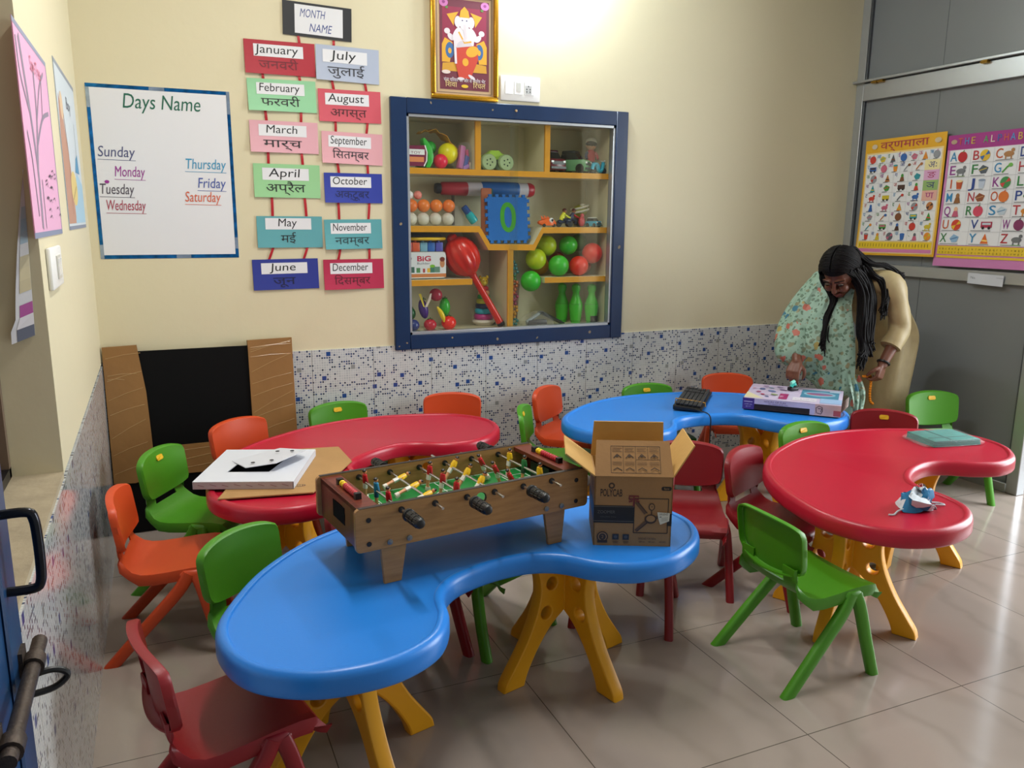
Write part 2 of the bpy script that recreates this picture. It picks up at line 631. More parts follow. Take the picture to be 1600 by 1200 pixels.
for z0, z1 in ((0.05, 1.07), (1.132, 2.085), (2.204, 3.0)):
    f = MB(); f.box((0.02, -0.66, (z0 + z1) / 2), (0.012, 1.19, z1 - z0), LAM)
    f.box((0.0135, -0.58, (z0 + z1) / 2), (0.001, 0.0025, z1 - z0), ALUD)
    f.build('panel', part)
b = MB()
b.box((W + 0.13, -4.35, CEIL / 2), (0.2, 1.7, CEIL), PAINT)
b.box((W + 0.13, -2.4, 2.75), (0.2, 2.2, 0.5), PAINT)
struct(b.build('wall_right'))
b = MB(); b.box((W + 2.15, -2.2, 1.5), (0.1, 5.2, 3.0), M('white_outside_wall', 'f0efea', 0.7))
struct(b.build('wall_outside'))

# blue steel door leaf standing open along the left wall
DB = M('blue_enamel_steel', '1d3f66', 0.3, var=0.25, vscale=6, bump=0.15, bscale=20)
RUST = M('worn_brown_steel', '4a4039', 0.5, 0.6, var=0.25, vscale=30, bump=0.3, bscale=120)
CHROME = M('worn_black_chrome', '2b2c31', 0.22, 0.8, var=0.3, vscale=20)
dl = bpy.data.objects.new('door_2', None); COL.objects.link(dl); dl.location = (0.032, -3.17, 0); struct(dl)
f = MB(); f.box((0, 0, 1.05), (0.034, 0.8, 2.04), DB)
f.box((0.019, 0.36, 1.05), (0.006, 0.08, 2.04), DB); f.box((0.019, -0.36, 1.05), (0.006, 0.08, 2.04), DB)
f.build('leaf', dl, bevel=0.003, seg=1)
f = MB(); f.box((0.0, 0.403, 1.05), (0.03, 0.008, 2.04), M('dark_violet_edge', '3a2b3c', 0.35, 0.2)); f.build('edge_strip', dl)
f = MB()
hp = [(0.018, 0.345, 1.035), (0.05, 0.345, 1.035), (0.058, 0.345, 1.027), (0.06, 0.345, 1.0), (0.06, 0.345, 0.965), (0.058, 0.345, 0.945), (0.05, 0.345, 0.937), (0.018, 0.345, 0.937)]
f.tube(spline(hp, 4), 0.006, CHROME, 10); f.build('handle', dl)
f = MB(); f.tube([(0.036, 0.16, 0.826), (0.036, 0.43, 0.826)], 0.0095, RUST, 14)
for y in (0.19, 0.37):
    f.tube([(0.036, y - 0.012, 0.826), (0.036, y + 0.012, 0.826)], 0.0135, RUST, 14); f.box((0.022, y, 0.826), (0.01, 0.03, 0.045), RUST)
f.build('bolt', dl)
f = MB(); f.tube(spline([(0.018, 0.40, 0.792), (0.05, 0.41, 0.792), (0.066, 0.415, 0.779), (0.05, 0.41, 0.766), (0.018, 0.40, 0.766)], 5), 0.0045, STEEL, 8); f.build('staple', dl)

# lamp holder on the back wall, just above the picture
t = thing('wall_lamp', 'white bulb holder on the back wall above the framed picture', 'lamp', (2.13, 0, 2.76))
f = MB(); f.lathe([(0.05, 0), (0.05, 0.02), (0.03, 0.03), (0.022, 0.05)], M('white_plastic', 'e8e8e4', 0.35), 20, Matrix.Rotation(R(90), 4, 'X')); f.tube([(0, -0.05, 0), (0, -0.16, 0), (0, -0.17, -0.03)], 0.02, _mats['white_plastic'], 12); f.build('holder', t)

# ================================================================== CHAIRS
CHC = {'green': M('green_plastic', '468c14', 0.42, bump=0.04, bscale=250), 'orange': M('orange_plastic', 'c8461a', 0.42, bump=0.04, bscale=250),
       'red': M('maroon_red_plastic', '84101a', 0.42, bump=0.04, bscale=250)}
STK = M('yellow_sticker', 'e2b21c', 0.4)
INK = M('black_ink', '17171b', 0.55)
_chair = {}

def _sgn(a, p):
    return math.copysign(abs(a) ** p, a)

def chair_meshes(colour):
    if colour in _chair:
        return _chair[colour]
    m = CHC[colour]
    out = {}
    # seat and its two rear stems: one moulded shell
    prof = [(.158, .243, .122), (.166, .258, .130), (.166, .271, .135), (.155, .281, .139), (.12, .285, .141), (.06, .283, .142), (0, .277, .142), (-.05, .274, .142),
            (-.085, .276, .141), (-.112, .286, .137), (-.130, .303, .131), (-.140, .322, .124), (-.145, .342, .118), (-.147, .362, .116), (-.147, .374, .115)]
    us = [-1, -.96, -.86, -.72, -.56, -.36, -.18, 0, .18, .36, .56, .72, .86, .96, 1]
    b = MB()
    V, idx = [], {}
    for i, (y, z, w) in enumerate(prof):
        a, c = prof[max(i - 1, 0)], prof[min(i + 1, len(prof) - 1)]
        t = Vector((0, c[0] - a[0], c[1] - a[1])).normalized()
        n = Vector((0, t.z, -t.y))          # to the underside / rear
        if n.z > 0.2: n = -n
        dish = 0.006 if 3 <= i <= 10 else 0.002
        row = []
        for u in us:
            p = Vector((w * u, y, z)) + n * (-dish * (abs(u) ** 2.5) + 0.001)
            row.append(p)
        e0, e1 = row[0], row[-1]
        fl = 0.034 if i < 9 else 0.022 if i < 11 else 0.009
        row = [e0 + n * fl + Vector((-.001, 0, 0)), e0 + n * fl * .5 + Vector((-.004, 0, 0))] + row + [e1 + n * fl * .5 + Vector((.004, 0, 0)), e1 + n * fl + Vector((.001, 0, 0))]
        V += row
    n = len(us) + 4
    F = []
    for i in range(len(prof) - 1):
        for j in range(n - 1):
            uu = us[j - 2] if 2 <= j < n - 3 else None
            if uu is not None and i >= 11:
                mid = (us[j - 2] + us[j - 1]) / 2
                if abs(mid) < .56: continue
            F.append((i * n + j, i * n + j + 1, (i + 1) * n + j + 1, (i + 1) * n + j))
    b.add(V, F, m, True)
    o = b.build('seat', solid=.0045, soff=0); out['seat'] = o.data; bpy.data.objects.remove(o)
    # backrest: curved panel with a deep rim turned backwards
    b = MB()
    NU, NV = 18, 12
    V, F = [], []
    def bp(u, v):
        x = .141 * u * (1 - .07 * abs(v) ** 7 - .035 * (1 - v) / 2)
        zc = .429 + .071 * v * (1 - .10 * abs(u) ** 7)
        if v > 0: zc += .012 * (1 - u * u) * v
        else: zc += .014 * (1 - u * u) * v
        y = -.121 - .018 * (v + 1) / 2 - .023 * (1 - u * u) 
        return Vector((x, y, zc))
    for j in range(NV + 1):
        for i in range(NU + 1):
            V.append(bp(-1 + 2 * i / NU, -1 + 2 * j / NV))
    for j in range(NV):
        for i in range(NU):
            k = j * (NU + 1) + i
            F.append((k, k + 1, k + NU + 2, k + NU + 1))
    per = [i for i in range(NU)] + [j * (NU + 1) + NU for j in range(NV)] + [NV * (NU + 1) + i for i in range(NU, 0, -1)] + [j * (NU + 1) for j in range(NV, 0, -1)]
    cen = Vector((0, 0, .429))
    o1, o2 = len(V), len(V) + len(per)
    for k in per:
        p = V[k].copy(); d = Vector((p.x, 0, (p.z - .429) * 1.6)).normalized()
        V.append(p + d * .004 + Vector((0, -.005, 0)))
    for k in per:
        p = V[k].copy(); d = Vector((p.x, 0, (p.z - .429) * 1.6)).normalized()
        V.append(p + d * .004 + Vector((0, -.021, 0)))
    L = len(per)
    for q in range(L):
        r = (q + 1) % L
        F.append((per[q], o1 + q, o1 + r, per[r])); F.append((o1 + q, o2 + q, o2 + r, o1 + r))
    b.add(V, F, m, True)
    o = b.build('backrest', solid=.0045, soff=0); out['backrest'] = o.data; bpy.data.objects.remove(o)
    # legs
    def leg(path, w, fl):
        b = MB()
        pts = spline(path, 4)
        rings = []
        side = Vector((1, 0, 0))
        for i, p in enumerate(pts):
            t = (pts[min(i + 1, len(pts) - 1)] - pts[max(i - 1, 0)]).normalized()
            a = (side - t * t.dot(side)).normalized(); c = t.cross(a)
            k = i / (len(pts) - 1)
            ww, ff = w * (1 - .12 * k), fl * (1 - .05 * k)
            ring = []
            for q in range(16):
                an = 2 * PI * q / 16
                pt = p + a * (_sgn(math.cos(an), .6) * ff) + c * (_sgn(math.sin(an), .6) * ww)
                if i == len(pts) - 1: pt = pt - t * (pt.z / t.z)
                ring.append(pt)
            rings.append(ring)
        b.rings(rings, m, True)
        return b
    for s in (-1, 1):
        b = leg([(s * .139, .078, .268), (s * .149, .092, .225), (s * .158, .118, .12), (s * .165, .152, 0.001)], .0195, .0155)
        # hub under the seat edge that both legs run into
        pts = [Vector((s * .141, y, .262)) for y in (.030, .042, .085, .098)]
        b.rings([[p + Vector((s * .001 + math.cos(a) * (.013 if 0 < i < 3 else .009), 0, math.sin(a) * (.022 if 0 < i < 3 else .014))) for a in (2 * PI * q / 14 for q in range(14))] for i, p in enumerate(pts)], m, True)
        o = b.build('leg'); out['front%d' % s] = o.data; bpy.data.objects.remove(o)
        b = leg([(s * .140, .058, .272), (s * .147, .02, .215), (s * .156, -.075, .115), (s * .165, -.182, 0.001)], .0205, .0155)
        o = b.build('leg'); out['rear%d' % s] = o.data; bpy.data.objects.remove(o)
    # sticker near the top of the backrest
    b = MB()
    pl = rrect(-.020, -.010, .020, .010, .007)
    def wrap(x, z, d):
        u = x / .141
        return (x, -.139 - .023 * (1 - u * u) + d + (.004 if z < 0 else 0.0), .484 + z)
    b.add([wrap(x, z, .003) for x, z in pl] + [wrap(x, z, .007) for x, z in pl], [tuple(range(len(pl), 2 * len(pl)))] + [(i, (i + 1) % len(pl), len(pl) + (i + 1) % len(pl), len(pl) + i) for i in range(len(pl))], STK)
    for k in range(5):
        x = -.011 + .0055 * k
        b.box(wrap(x, 0.0, .0072), (.003, .0006, .004), INK)
    o = b.build('sticker'); out['sticker'] = o.data; bpy.data.objects.remove(o)
    _chair[colour] = out
    return out

def chair(colour, x, y, deg, label, group, sticker=False):
    t = thing('kids_chair', label, 'chair', (x, y, 0), R(deg), group)
    ms = chair_meshes(colour)
    for nm, key in (('seat', 'seat'), ('backrest', 'backrest'), ('leg', 'front-1'), ('leg', 'front1'), ('leg', 'rear-1'), ('leg', 'rear1')):
        o = bpy.data.objects.new(nm, ms[key]); COL.objects.link(o); o.parent = t
    if sticker:
        o = bpy.data.objects.new('sticker', ms['sticker']); COL.objects.link(o); o.parent = t; o['label'] = 'yellow sticker'
    return t

GA, GB, GC, GD = 'chairs around the blue table with the football game', 'chairs around the red table by the left wall', 'chairs around the blue table with the keyboard', 'chairs around the red table by the grey door'
chair('green', 2.052, -2.087, -90.3, 'green chair seen from behind, pulled out from the red table with the mask', GD)
chair('orange', .232, -1.153, -97, 'orange chair standing close against the left tiled wall', GB)
chair('red', .318, -2.135, -78, 'dark red chair at the left end of the front blue table', GA)
chair('green', .498, -1.752, -141, 'green chair without a sticker tucked behind the left end of the front blue table', GA)
chair('green', .337, -.743, -121.7, 'green chair with yellow sticker beside the white folded board', GB, True)
chair('orange', .602, -.425, -148.4, 'orange chair in front of the black panel in the corner', GB)
chair('green', 1.018, -.290, 190.5, 'green chair with yellow sticker against the back wall behind the left red table', GB, True)
chair('orange', 1.516, -.285, 161, 'orange chair against the back wall under the toy cabinet', GB)
chair('green', 1.908, -.628, -121.8, 'green chair seen edge-on beside the right end of the left red table', GB, True)
chair('orange', 2.165, -.297, -143.8, 'orange chair at the left end of the far blue table', GC)
chair('green', 2.595, -.452, 172, 'green chair with yellow sticker mostly hidden behind the keyboard table', GC, True)
chair('orange', 3.145, -.36, 155, 'orange chair behind the far blue table between keyboard and game box', GC)
chair('red', 2.045, -1.472, 147.6, 'dark red chair standing behind the open carton', GA)
chair('red', 2.341, -1.640, -155, 'red chair with bright rim at the left side of the right red table', GD)
chair('green', 2.80, -1.43, -176.8, 'green chair with sticker behind the right red table, below the game box', GD, True)
chair('red', 3.21, -1.345, 136, 'red chair with yellow sticker behind the right red table', GD, True)
chair('green', 3.855, -1.165, 164.6, 'green chair with yellow sticker standing against the grey door', GD, True)
chair('green', 1.206, -1.515, -155, 'green chair behind the football game, only its legs and seat showing under the table', GA)
chair('red', .862, -1.615, -150, 'dark red chair behind the football game, only its thin legs showing under the table', GA)
chair('red', 1.70, -1.61, 142, 'red chair hidden behind the carton, only its legs showing under the table end', GA)

# ================================================================== TABLES
YEL = M('yellow_orange_plastic', 'eaa514', 0.38, bump=0.03, bscale=250)
TBC = {'blue': M('blue_plastic_tabletop', '2480dc', 0.33, bump=0.05, bscale=220), 'red': M('crimson_plastic_tabletop', 'b41230', 0.33, bump=0.05, bscale=220)}
TOPZ = 0.48
HALF = [(0, -.11), (.09, -.12), (.15, -.145), (.195, -.19), (.235, -.27), (.31, -.345), (.42, -.375), (.53, -.357), (.62, -.31), (.69, -.225), (.712, -.12), (.69, 0), (.61, .118), (.49, .24), (.33, .34), (.16, .39), (0, .40)]
KID = [tuple(v) for v in spline([(x, y) for x, y in HALF] + [(-x, y) for x, y in HALF[-2:0:-1]], 6, True)]

def offset(pts, d):
    o = []
    n = len(pts)
    for i in range(n):
        a, c = pts[i - 1], pts[(i + 1) % n]
        dx, dy = c[0] - a[0], c[1] - a[1]
        l = math.hypot(dx, dy)
        o.append((pts[i][0] - dy / l * d, pts[i][1] + dx / l * d))
    return o

_tab = {}
def table_meshes(colour):
    if colour not in _tab:
        b = MB()
        rings = []
        for d, z in ((.034, .424), (.010, .421), (.003, .4235), (0, .430), (0, .445), (.0005, .461), (.003, .470), (.0085, .4770), (.015, .480), (.023, .480), (.0265, .4785), (.0285, .4745), (.031, .474)):
            rings.append([(x, y, z) for x, y in offset(KID, d)])
        b.rings(rings, TBC[colour], True)
        o = b.build('tabletop', sharp=50); _tab[colour] = o.data; bpy.data.objects.remove(o)
    if 'leg' not in _tab:
        outer = spline([(.142, .424), (.145, .405), (.130, .37), (.116, .32), (.115, .27), (.131, .21), (.168, .135), (.212, .07), (.241, .028), (.248, 0)], 4)
        inner = spline([(.172, 0), (.158, .04), (.12, .105), (.07, .165), (.02, .20), (0, .205)], 4)
        top = spline([(0, .325), (.022, .338), (.05, .375), (.066, .40), (.07, .424)], 3)
        lp = [(v.x, v.y) for v in outer + inner + top]
        me = plate([lp, circle(.070, .305, .020), circle(.090, .215, .020)], .042, .006)
        b = MB(); b.me(me, YEL, Matrix.Rotation(R(90), 4, 'X'), False)
        o = b.build('leg'); o.data.polygons.foreach_set('use_smooth', [True] * len(o.data.polygons)); o.data.set_sharp_from_angle(angle=R(35)); _tab['leg'] = o.data; bpy.data.objects.remove(o)
        b = MB(); b.box((0, 0, .265), (.05, .05, .12), YEL); b.box((0, 0, .42), (.24, .24, .008), YEL)
        o = b.build('pedestal', bevel=.004); _tab['ped'] = o.data; bpy.data.objects.remove(o)
    return _tab[colour], _tab['leg'], _tab['ped']

def table(colour, x, y, deg, label):
    t = thing('kidney_table', label, 'table', (x, y, 0), R(deg), 'kidney tables')
    top, leg, ped = table_meshes(colour)
    o = bpy.data.objects.new('tabletop', top); COL.objects.link(o); o.parent = t
    for s in (-.37, .37):
        p = bpy.data.objects.new('pedestal', ped); COL.objects.link(p); p.parent = t; p.location = (s, 0, 0); p['label'] = 'yellow four-legged pedestal'
        for k in range(4):
            l = bpy.data.objects.new('leg', leg); COL.objects.link(l); l.parent = p; l.rotation_euler = (0, 0, R(90 * k))
    return t

table('blue', .977, -1.927, 14.4, 'blue kidney table carrying the football game and the open carton')
table('red', 2.728, -1.766, 27.4, 'red kidney table with the crumpled mask and teal packet')
table('red', .914, -.784, 35.3, 'red kidney table with the white board, behind the football game')
table('blue', 2.606, -.756, -9.1, 'blue kidney table with the keyboard and game box by the back wall')

# ================================================================== WALL POSTERS AND FITTINGS
PAPER = M('white_paper', 'dcdde0', 0.6, bump=0.05, bscale=30)
def C(h, rough=0.55):
    return M('print_' + h, h, rough)

def sheet(w, h, m, thick=0.0012, bulge=0.0, nx=12, ny=14, x0=None):
    """paper sheet lying on z = 0 in XY, origin at its lower left corner"""
    b = MB()
    b.box((w / 2, h / 2, -thick / 2), (w, h, thick), m)
    b.zz = 0.0002
    return b

def strip_shape(b, pts, w, m, n=5):
    b.line([(v.x, v.y) for v in spline([(x, y) for x, y in pts], n)], w, m)

# --- days of the week poster
b = sheet(0.562, 0.715, PAPER)
EDGE = M('teal_holographic_tape', '1668a6', 0.15, 0.7, var=0.5, vscale=30)
EDG2 = M('silver_holographic_tape', '9fb0c4', 0.15, 0.7, var=0.2, vscale=30)
for x0, y0, x1, y1 in ((0, 0, .562, .016), (0, .70, .562, .715), (0, 0, .014, .715), (.548, 0, .562, .715)):
    b.rect(x0, y0, x1, y1, EDGE)
for x0, y0, x1, y1 in ((.30, 0, .36, .016), (.548, .04, .562, .09), (0, .62, .014, .70), (.548, .62, .562, .715), (0, 0, .014, .06), (.24, .70, .30, .715)):
    b.rect(x0, y0, x1, y1, EDG2)
b.text('Days Name', .285, .625, .085, C('15604a'), .31, .18)
for s, x, y, c, wd in (('Sunday', .095, .425, '4a4f78', .145), ('Monday', .14, .345, '93278c', .12), ('Tuesday', .085, .272, '4a4450', .135), ('Wednesday', .115, .205, 'a32f4a', .155),
                      ('Thursday', .445, .385, '2b8fb8', .17), ('Friday', .465, .305, '4458a0', .12), ('Saturday', .425, .245, 'd0603f', .15)):
    b.text(s, x, y, .062, C(c), wd, .15)
    b.line([(x - wd / 2, y - .012), (x + wd / 2, y - .014)], .0018, C(c))
b.ell(.05, .322, .009, .007, C('93278c'))
o = b.build('days_poster', None, (0.034, -0.0015, 1.199), RB)
tag(o, 'white handwritten days of the week poster with shiny blue border', 'poster')

# --- month name cards, two columns of six under a black title card
o = sheet(.305, .142, C('1d1f22'))
o.rect(.052, .012, .265, .132, PAPER)
o.text('MONTH', .13, .082, .05, C('3a4a86'), .115, .25); o.text('NAME', .165, .024, .05, C('3a4a86'), .105, .25)
title = o.build('month_card', None, (.836, -.006, 2.172), (R(90), R(1.5), 0))
tag(title, 'black card with white label reading MONTH NAME, above all the month cards', 'card', 'month name cards')
CARDS = [
 ('January', 'जनवरी', 'a81d2e', '6a1020', 668, 1.998, .305, .141, 'dark red'),
 ('February', 'फरवरी', '8fc99a', '1c1c1e', 673, 1.842, .298, .136, 'pale green'),
 ('March', 'मार्च', 'd9a3ad', '1c1c1e', 672, 1.665, .30, .137, 'pink'),
 ('April', 'अप्रैल', '93c890', '1c1c1e', 678, 1.468, .295, .148, 'light green'),
 ('May', 'मई', '5a9fa6', '1c1c1e', 680, 1.242, .295, .142, 'teal'),
 ('June', 'जून', '27348c', '121640', 652, 1.048, .298, .14, 'dark blue'),
 ('July', 'जुलाई', 'a9b3c6', '2a2a30', 974, 1.992, .29, .152, 'grey-blue'),
 ('August', 'अगस्त', 'c9505e', '4a1a20', 980, 1.812, .29, .142, 'coral red'),
 ('September', 'िसतम्बर', 'd9a0a8', '2a2a30', 986, 1.628, .285, .142, 'pink'),
 ('October', 'अक्टूबर', '26389a', '101a50', 992, 1.448, .275, .136, 'royal blue'),
 ('November', 'नवम्बर', '58a0a6', '203a3e', 986, 1.232, .275, .138, 'teal'),
 ('December', 'िदसम्बर', 'b02248', '5a0f24', 974, 1.042, .29, .142, 'crimson'),
]
CARDS = [(e, hi, c, ic, xx / 1000, z, w, h, nm) for e, hi, c, ic, xx, z, w, h, nm in CARDS]
for i, (en, hi, col, icol, x0, z0, w, h, nm) in enumerate(CARDS):
    b = MB()
    # slightly curled card: its lower edge lifts off the wall
    NXc, NYc = 8, 6
    lift = .006 + .010 * rnd.random()
    def zz(u, v):
        return .001 + lift * (1 - v) ** 2 * (.6 + .4 * math.cos(u * PI)) 
    V = []
    for k, dz in ((0, 0.0), (1, -.0008)):
        for j in range(NYc + 1):
            for q in range(NXc + 1):
                V.append((w * q / NXc, h * j / NYc, zz(q / NXc, j / NYc) + dz))
    n1 = NXc + 1; tot = n1 * (NYc + 1)
    F = []
    for j in range(NYc):
        for q in range(NXc):
            a = j * n1 + q
            F.append((a, a + 1, a + n1 + 1, a + n1)); F.append((tot + a, tot + a + n1, tot + a + n1 + 1, tot + a + 1))
    per = list(range(NXc)) + [j * n1 + NXc for j in range(NYc)] + [NYc * n1 + q for q in range(NXc, 0, -1)] + [j * n1 for j in range(NYc, 0, -1)]
    for k in range(len(per)):
        a, c = per[k], per[(k + 1) % len(per)]
        F.append((a, tot + a, tot + c, c))
    b.add(V, F, C(col), False)
    pr = MB(); pr.zz = 0; pr.step = .00025
    ly = h * (.52 if en not in ('May',) else .58)
    lw = w * .70
    lx = w * .5 - lw * .5 + (-.006 if i < 6 else -.012)
    pr.grid(lx, ly, lx + lw, ly + h * .36, PAPER, 12, 8)
    pr.text(en, lx + lw * .47, ly + h * .10, h * .36, INK, min(lw * .86, .026 * len(en) + .01), 0.08)
    pr.text(hi, w * .47, h * .17, h * .36, C(icol), min(w * .6, .034 * len(hi)))
    for q in range(len(pr.v)):
        p = pr.v[q]
        pr.v[q] = Vector((p.x, p.y, p.z + .0006 + zz(max(0, min(1, p.x / w)), max(0, min(1, p.y / h)))))
    o_ = len(b.v); b.v += pr.v
    for f, mi, sm in zip(pr.f, pr.mi, pr.sm):
        b.f.append([k + o_ for k in f]); b.mi.append(b.mat(pr.mats[mi])); b.sm.append(sm)
    o = b.build('month_card', None, (x0, -.0045, z0), (R(90), R(rnd.uniform(-.8, 1.2)), 0))
    other = CARDS[(i + 6) % 12][0]
    tag(o, '%s card with white label reading %s, beside the %s card' % (nm, en, other), 'card', 'month name cards')
RIB = M('red_ribbon', 'ae1422', 0.5)
def ribbon(x0, z0, x1, z1, label):
    b = MB()
    n = 6
    V, F = [], []
    for k in range(n + 1):
        t = k / n
        x, z = x0 + (x1 - x0) * t, z0 + (z1 - z0) * t
        y = -.0022 - .004 * math.sin(PI * t)
        for dx, dy in ((-.0058, 0), (.0058, 0), (.0058, .0007), (-.0058, .0007)):
            V.append((x + dx - x0, y + dy, z - z0))
    for k in range(n):
        for j in range(4):
            F.append((k * 4 + j, k * 4 + (j + 1) % 4, k * 4 + 4 + (j + 1) % 4, k * 4 + 4 + j))
    F += [(0, 1, 2, 3), (n * 4 + 3, n * 4 + 2, n * 4 + 1, n * 4)]
    b.add(V, F, RIB)
    tag(b.build('ribbon', None, (x0, 0, z0)), label, 'ribbon', 'red ribbons joining the month cards')
ribbon(.901, 2.185, .908, 2.125, 'left red ribbon between the black title card and the January card')
ribbon(1.060, 2.165, 1.058, 2.135, 'right red ribbon between the black title card and the July card')
for colm in (0, 6):
    for k in range(5):
        A, Bc = CARDS[colm + k], CARDS[colm + k + 1]
        for side, fx in (('left', .25), ('right', .76)):
            xa = A[4] + A[6] * fx + rnd.uniform(-.006, .006)
            xb = Bc[4] + Bc[6] * fx + rnd.uniform(-.006, .006)
            ribbon(xa, A[5] + .012, xb, Bc[5] + Bc[7] - .008, '%s red ribbon between the %s and %s cards' % (side, A[0], Bc[0]))

# --- framed picture of a seated deity
t = thing('framed_picture', 'gold framed picture of a seated elephant-headed deity above the toy cabinet', 'picture', (1.516, 0, 1.945))
GOLD = M('gold_frame', 'c9952a', 0.22, 0.85, bump=0.1, bscale=80)
BEIGE = M('beige_mount', 'b89c78', 0.5)
f = MB()
PW, PH = .345, .50
for x0, y0, x1, y1 in ((0, 0, PW, .022), (0, PH - .022, PW, PH), (0, .022, .022, PH - .022), (PW - .022, .022, PW, PH - .022)):
    f.box(((x0 + x1) / 2, (y0 + y1) / 2, .012), (x1 - x0, y1 - y0, .024), GOLD)
f.build('frame', t, (0, 0, 0), RB, bevel=.006, seg=2)
f = MB(); f.box((PW / 2, PH / 2, .006), (PW - .04, PH - .04, .006), BEIGE); f.zz = .0094
f.frame(.032, .032, PW - .032, PH - .032, .004, C('7d6a58'))
f.rect(.046, .046, PW - .046, PH - .046, C('6a2a38'))
f.rect(.06, .25, PW - .06, .42, C('8a2440'))
yo, rd, sk, bl, go, gr = C('d8a02a'), C('c0402c'), C('d8cfd2'), C('3a6496'), C('c8942c'), C('5a7a3a')
cx = .172
for sx in (-1, 1):
    f.shape([(cx + sx * .115, .17), (cx + sx * .075, .17), (cx + sx * .06, .26), (cx + sx * .10, .28), (cx + sx * .115, .25)], yo)
    f.ell(cx + sx * .075, .225, .022, .036, bl); f.ell(cx + sx * .075, .222, .009, .013, yo)
    f.shape([(cx + sx * .02, .13), (cx + sx * .115, .13), (cx + sx * .112, .165), (cx + sx * .02, .175)], go)
    f.shape([(cx + sx * .09, .385), (cx + sx * .055, .335), (cx + sx * .05, .37), (cx + sx * .03, .40)], yo)
    f.ell(cx + sx * .088, .31, .015, .013, sk); f.ell(cx + sx * .07, .285, .02, .012, sk, sx * .8)
    f.ell(cx + sx * .105, .435, .022, .018, C('c070a8')); f.ell(cx + sx * .105, .437, .008, .007, C('8a3a78')); f.ell(cx + sx * .09, .415, .008, .006, gr)
f.ell(cx, .275, .05, .062, sk); f.ell(cx - .042, .30, .014, .035, sk, -.5); f.ell(cx + .045, .30, .014, .035, sk, .5)
f.ell(cx, .245, .04, .028, C('c8bfc4')); f.line([(cx - .03, .31), (cx, .262), (cx + .035, .27)], .008, yo)
f.ell(cx - .034, .355, .017, .026, sk); f.ell(cx + .034, .355, .017, .026, sk)
f.ell(cx, .355, .027, .036, C('e2dadc')); f.shape([(cx - .026, .375), (cx + .026, .375), (cx + .02, .405), (cx, .425), (cx - .02, .405)], yo)
f.line([(cx, .345), (cx + .002, .31), (cx + .006, .285), (cx - .006, .27)], .013, C('d0c6ca'))
f.ell(cx - .011, .362, .004, .003, C('3a3a6a')); f.ell(cx + .011, .362, .004, .003, C('3a3a6a'))
f.shape([(cx - .055, .235), (cx + .065, .255), (cx + .07, .19), (cx + .03, .10), (cx - .03, .10), (cx - .05, .18)], rd)
f.ell(cx + .04, .225, .034, .024, yo, .4); f.ell(cx + .004, .175, .016, .018, yo); f.line([(cx - .05, .275), (cx - .045, .165)], .012, sk)
f.ell(cx - .02, .098, .018, .007, sk); f.ell(cx + .036, .108, .02, .007, sk, -.5); f.ell(cx - .095, .125, .022, .009, C('d8c8c0'))
f.text('चंडा पिरवार की ओर से सप्रेम भेंट', cx, .083, .022, C('d9d4d8'), .215)
f.text('िशवा', cx - .07, .058, .034, C('d8c080'), .06); f.text('िरचल', cx + .075, .058, .034, C('d8c080'), .065)
f.ell(cx, .064, .018, .008, C('d8b428'))
f.build('print', t, (0, 0, 0), RB)

# --- switch plates
def plate_switch(name, label, w, h, loc, rot, n):
    t = thing(name, label, 'switch', loc)
    f = MB(); f.box((w / 2, h / 2, .006), (w, h, .012), _mats['white_plastic']); f.build('plate', t, (0, 0, 0), rot, bevel=.005)
    return t
t = plate_switch('switch_plate', 'white switch and socket plate beside the framed picture', .218, .118, (1.877, 0, 1.958), RB, 3)
f = MB()
for k, x in enumerate((.045, .095, .155)):
    f.box((x, .062, .013), (.042 if k < 2 else .05, .062, .004), M('white_gloss', 'f0f0ee', 0.2))
f.box((.150, .055, .0152), (.034, .040, .0012), C('b9bab8'))
for x, y in ((.15, .072), (.141, .058), (.159, .058), (.141, .046), (.159, .046)):
    f.ell(x, y, .0032, .0032, INK); 
for q in range(len(f.v)):
    if abs(f.v[q].z) < .002 and f.v[q].z > 0: f.v[q].z += .0158
f.box((.096, .066, .0155), (.022, .04, .003), C('c8c8c0'))
f.build('switch', t, (0, 0, 0), RB)
t = plate_switch('switch_plate', 'off-white switch plate on the left wall below the pink poster', .25, .105, (0, -1.60, 1.198), RL, 1)
f = MB(); f.box((.15, .052, .013), (.085, .06, .004), M('grey_white', 'c9c6ba', 0.4))
for k in range(3): f.box((.125 + k * .026, .052, .0155), (.02, .044, .003), _mats['white_gloss'])
f.build('switch', t, (0, 0, 0), RL)

# --- posters on the left wall
b = sheet(.62, .475, C('dca6c6'))
gk = C('8c7f92')
b.rect(0, 0, .008, .475, C('8a2438')); b.rect(.611, 0, .62, .475, C('3a4a8a')); b.rect(0, .462, .62, .475, C('8a8fa6')); b.rect(0, 0, .62, .013, C('7d86a0'))
for pts, w in ((((.17, .02), (.19, .16), (.15, .30), (.08, .45)), .03), (((.19, .16), (.28, .30), (.30, .42)), .022), (((.23, .22), (.40, .30), (.56, .33)), .012), (((.16, .28), (.05, .36), (.03, .44)), .014), (((.27, .28), (.40, .38), (.52, .43)), .010), (((.12, .05), (.10, .18), (.06, .24)), .012), (((.40, .30), (.46, .42)), .008), (((.24, .02), (.25, .14)), .008)):
    strip_shape(b, pts, w, gk)
for k in range(18):
    x, y = .30 + .28 * rnd.random(), .03 + .14 * rnd.random()
    b.line([(x, y), (x + .035, y + .006), (x + .05, y - .003)], .003, C('3c3644'))
b.text('Save Tree', .34, .40, .05, C('c05a70'), .2)
o = b.build('poster', None, (.0018, -1.765, 1.33), RL); tag(o, 'pink hand-drawn tree poster on the left wall', 'poster')
b = sheet(.72, .53, C('c9d3d8'))
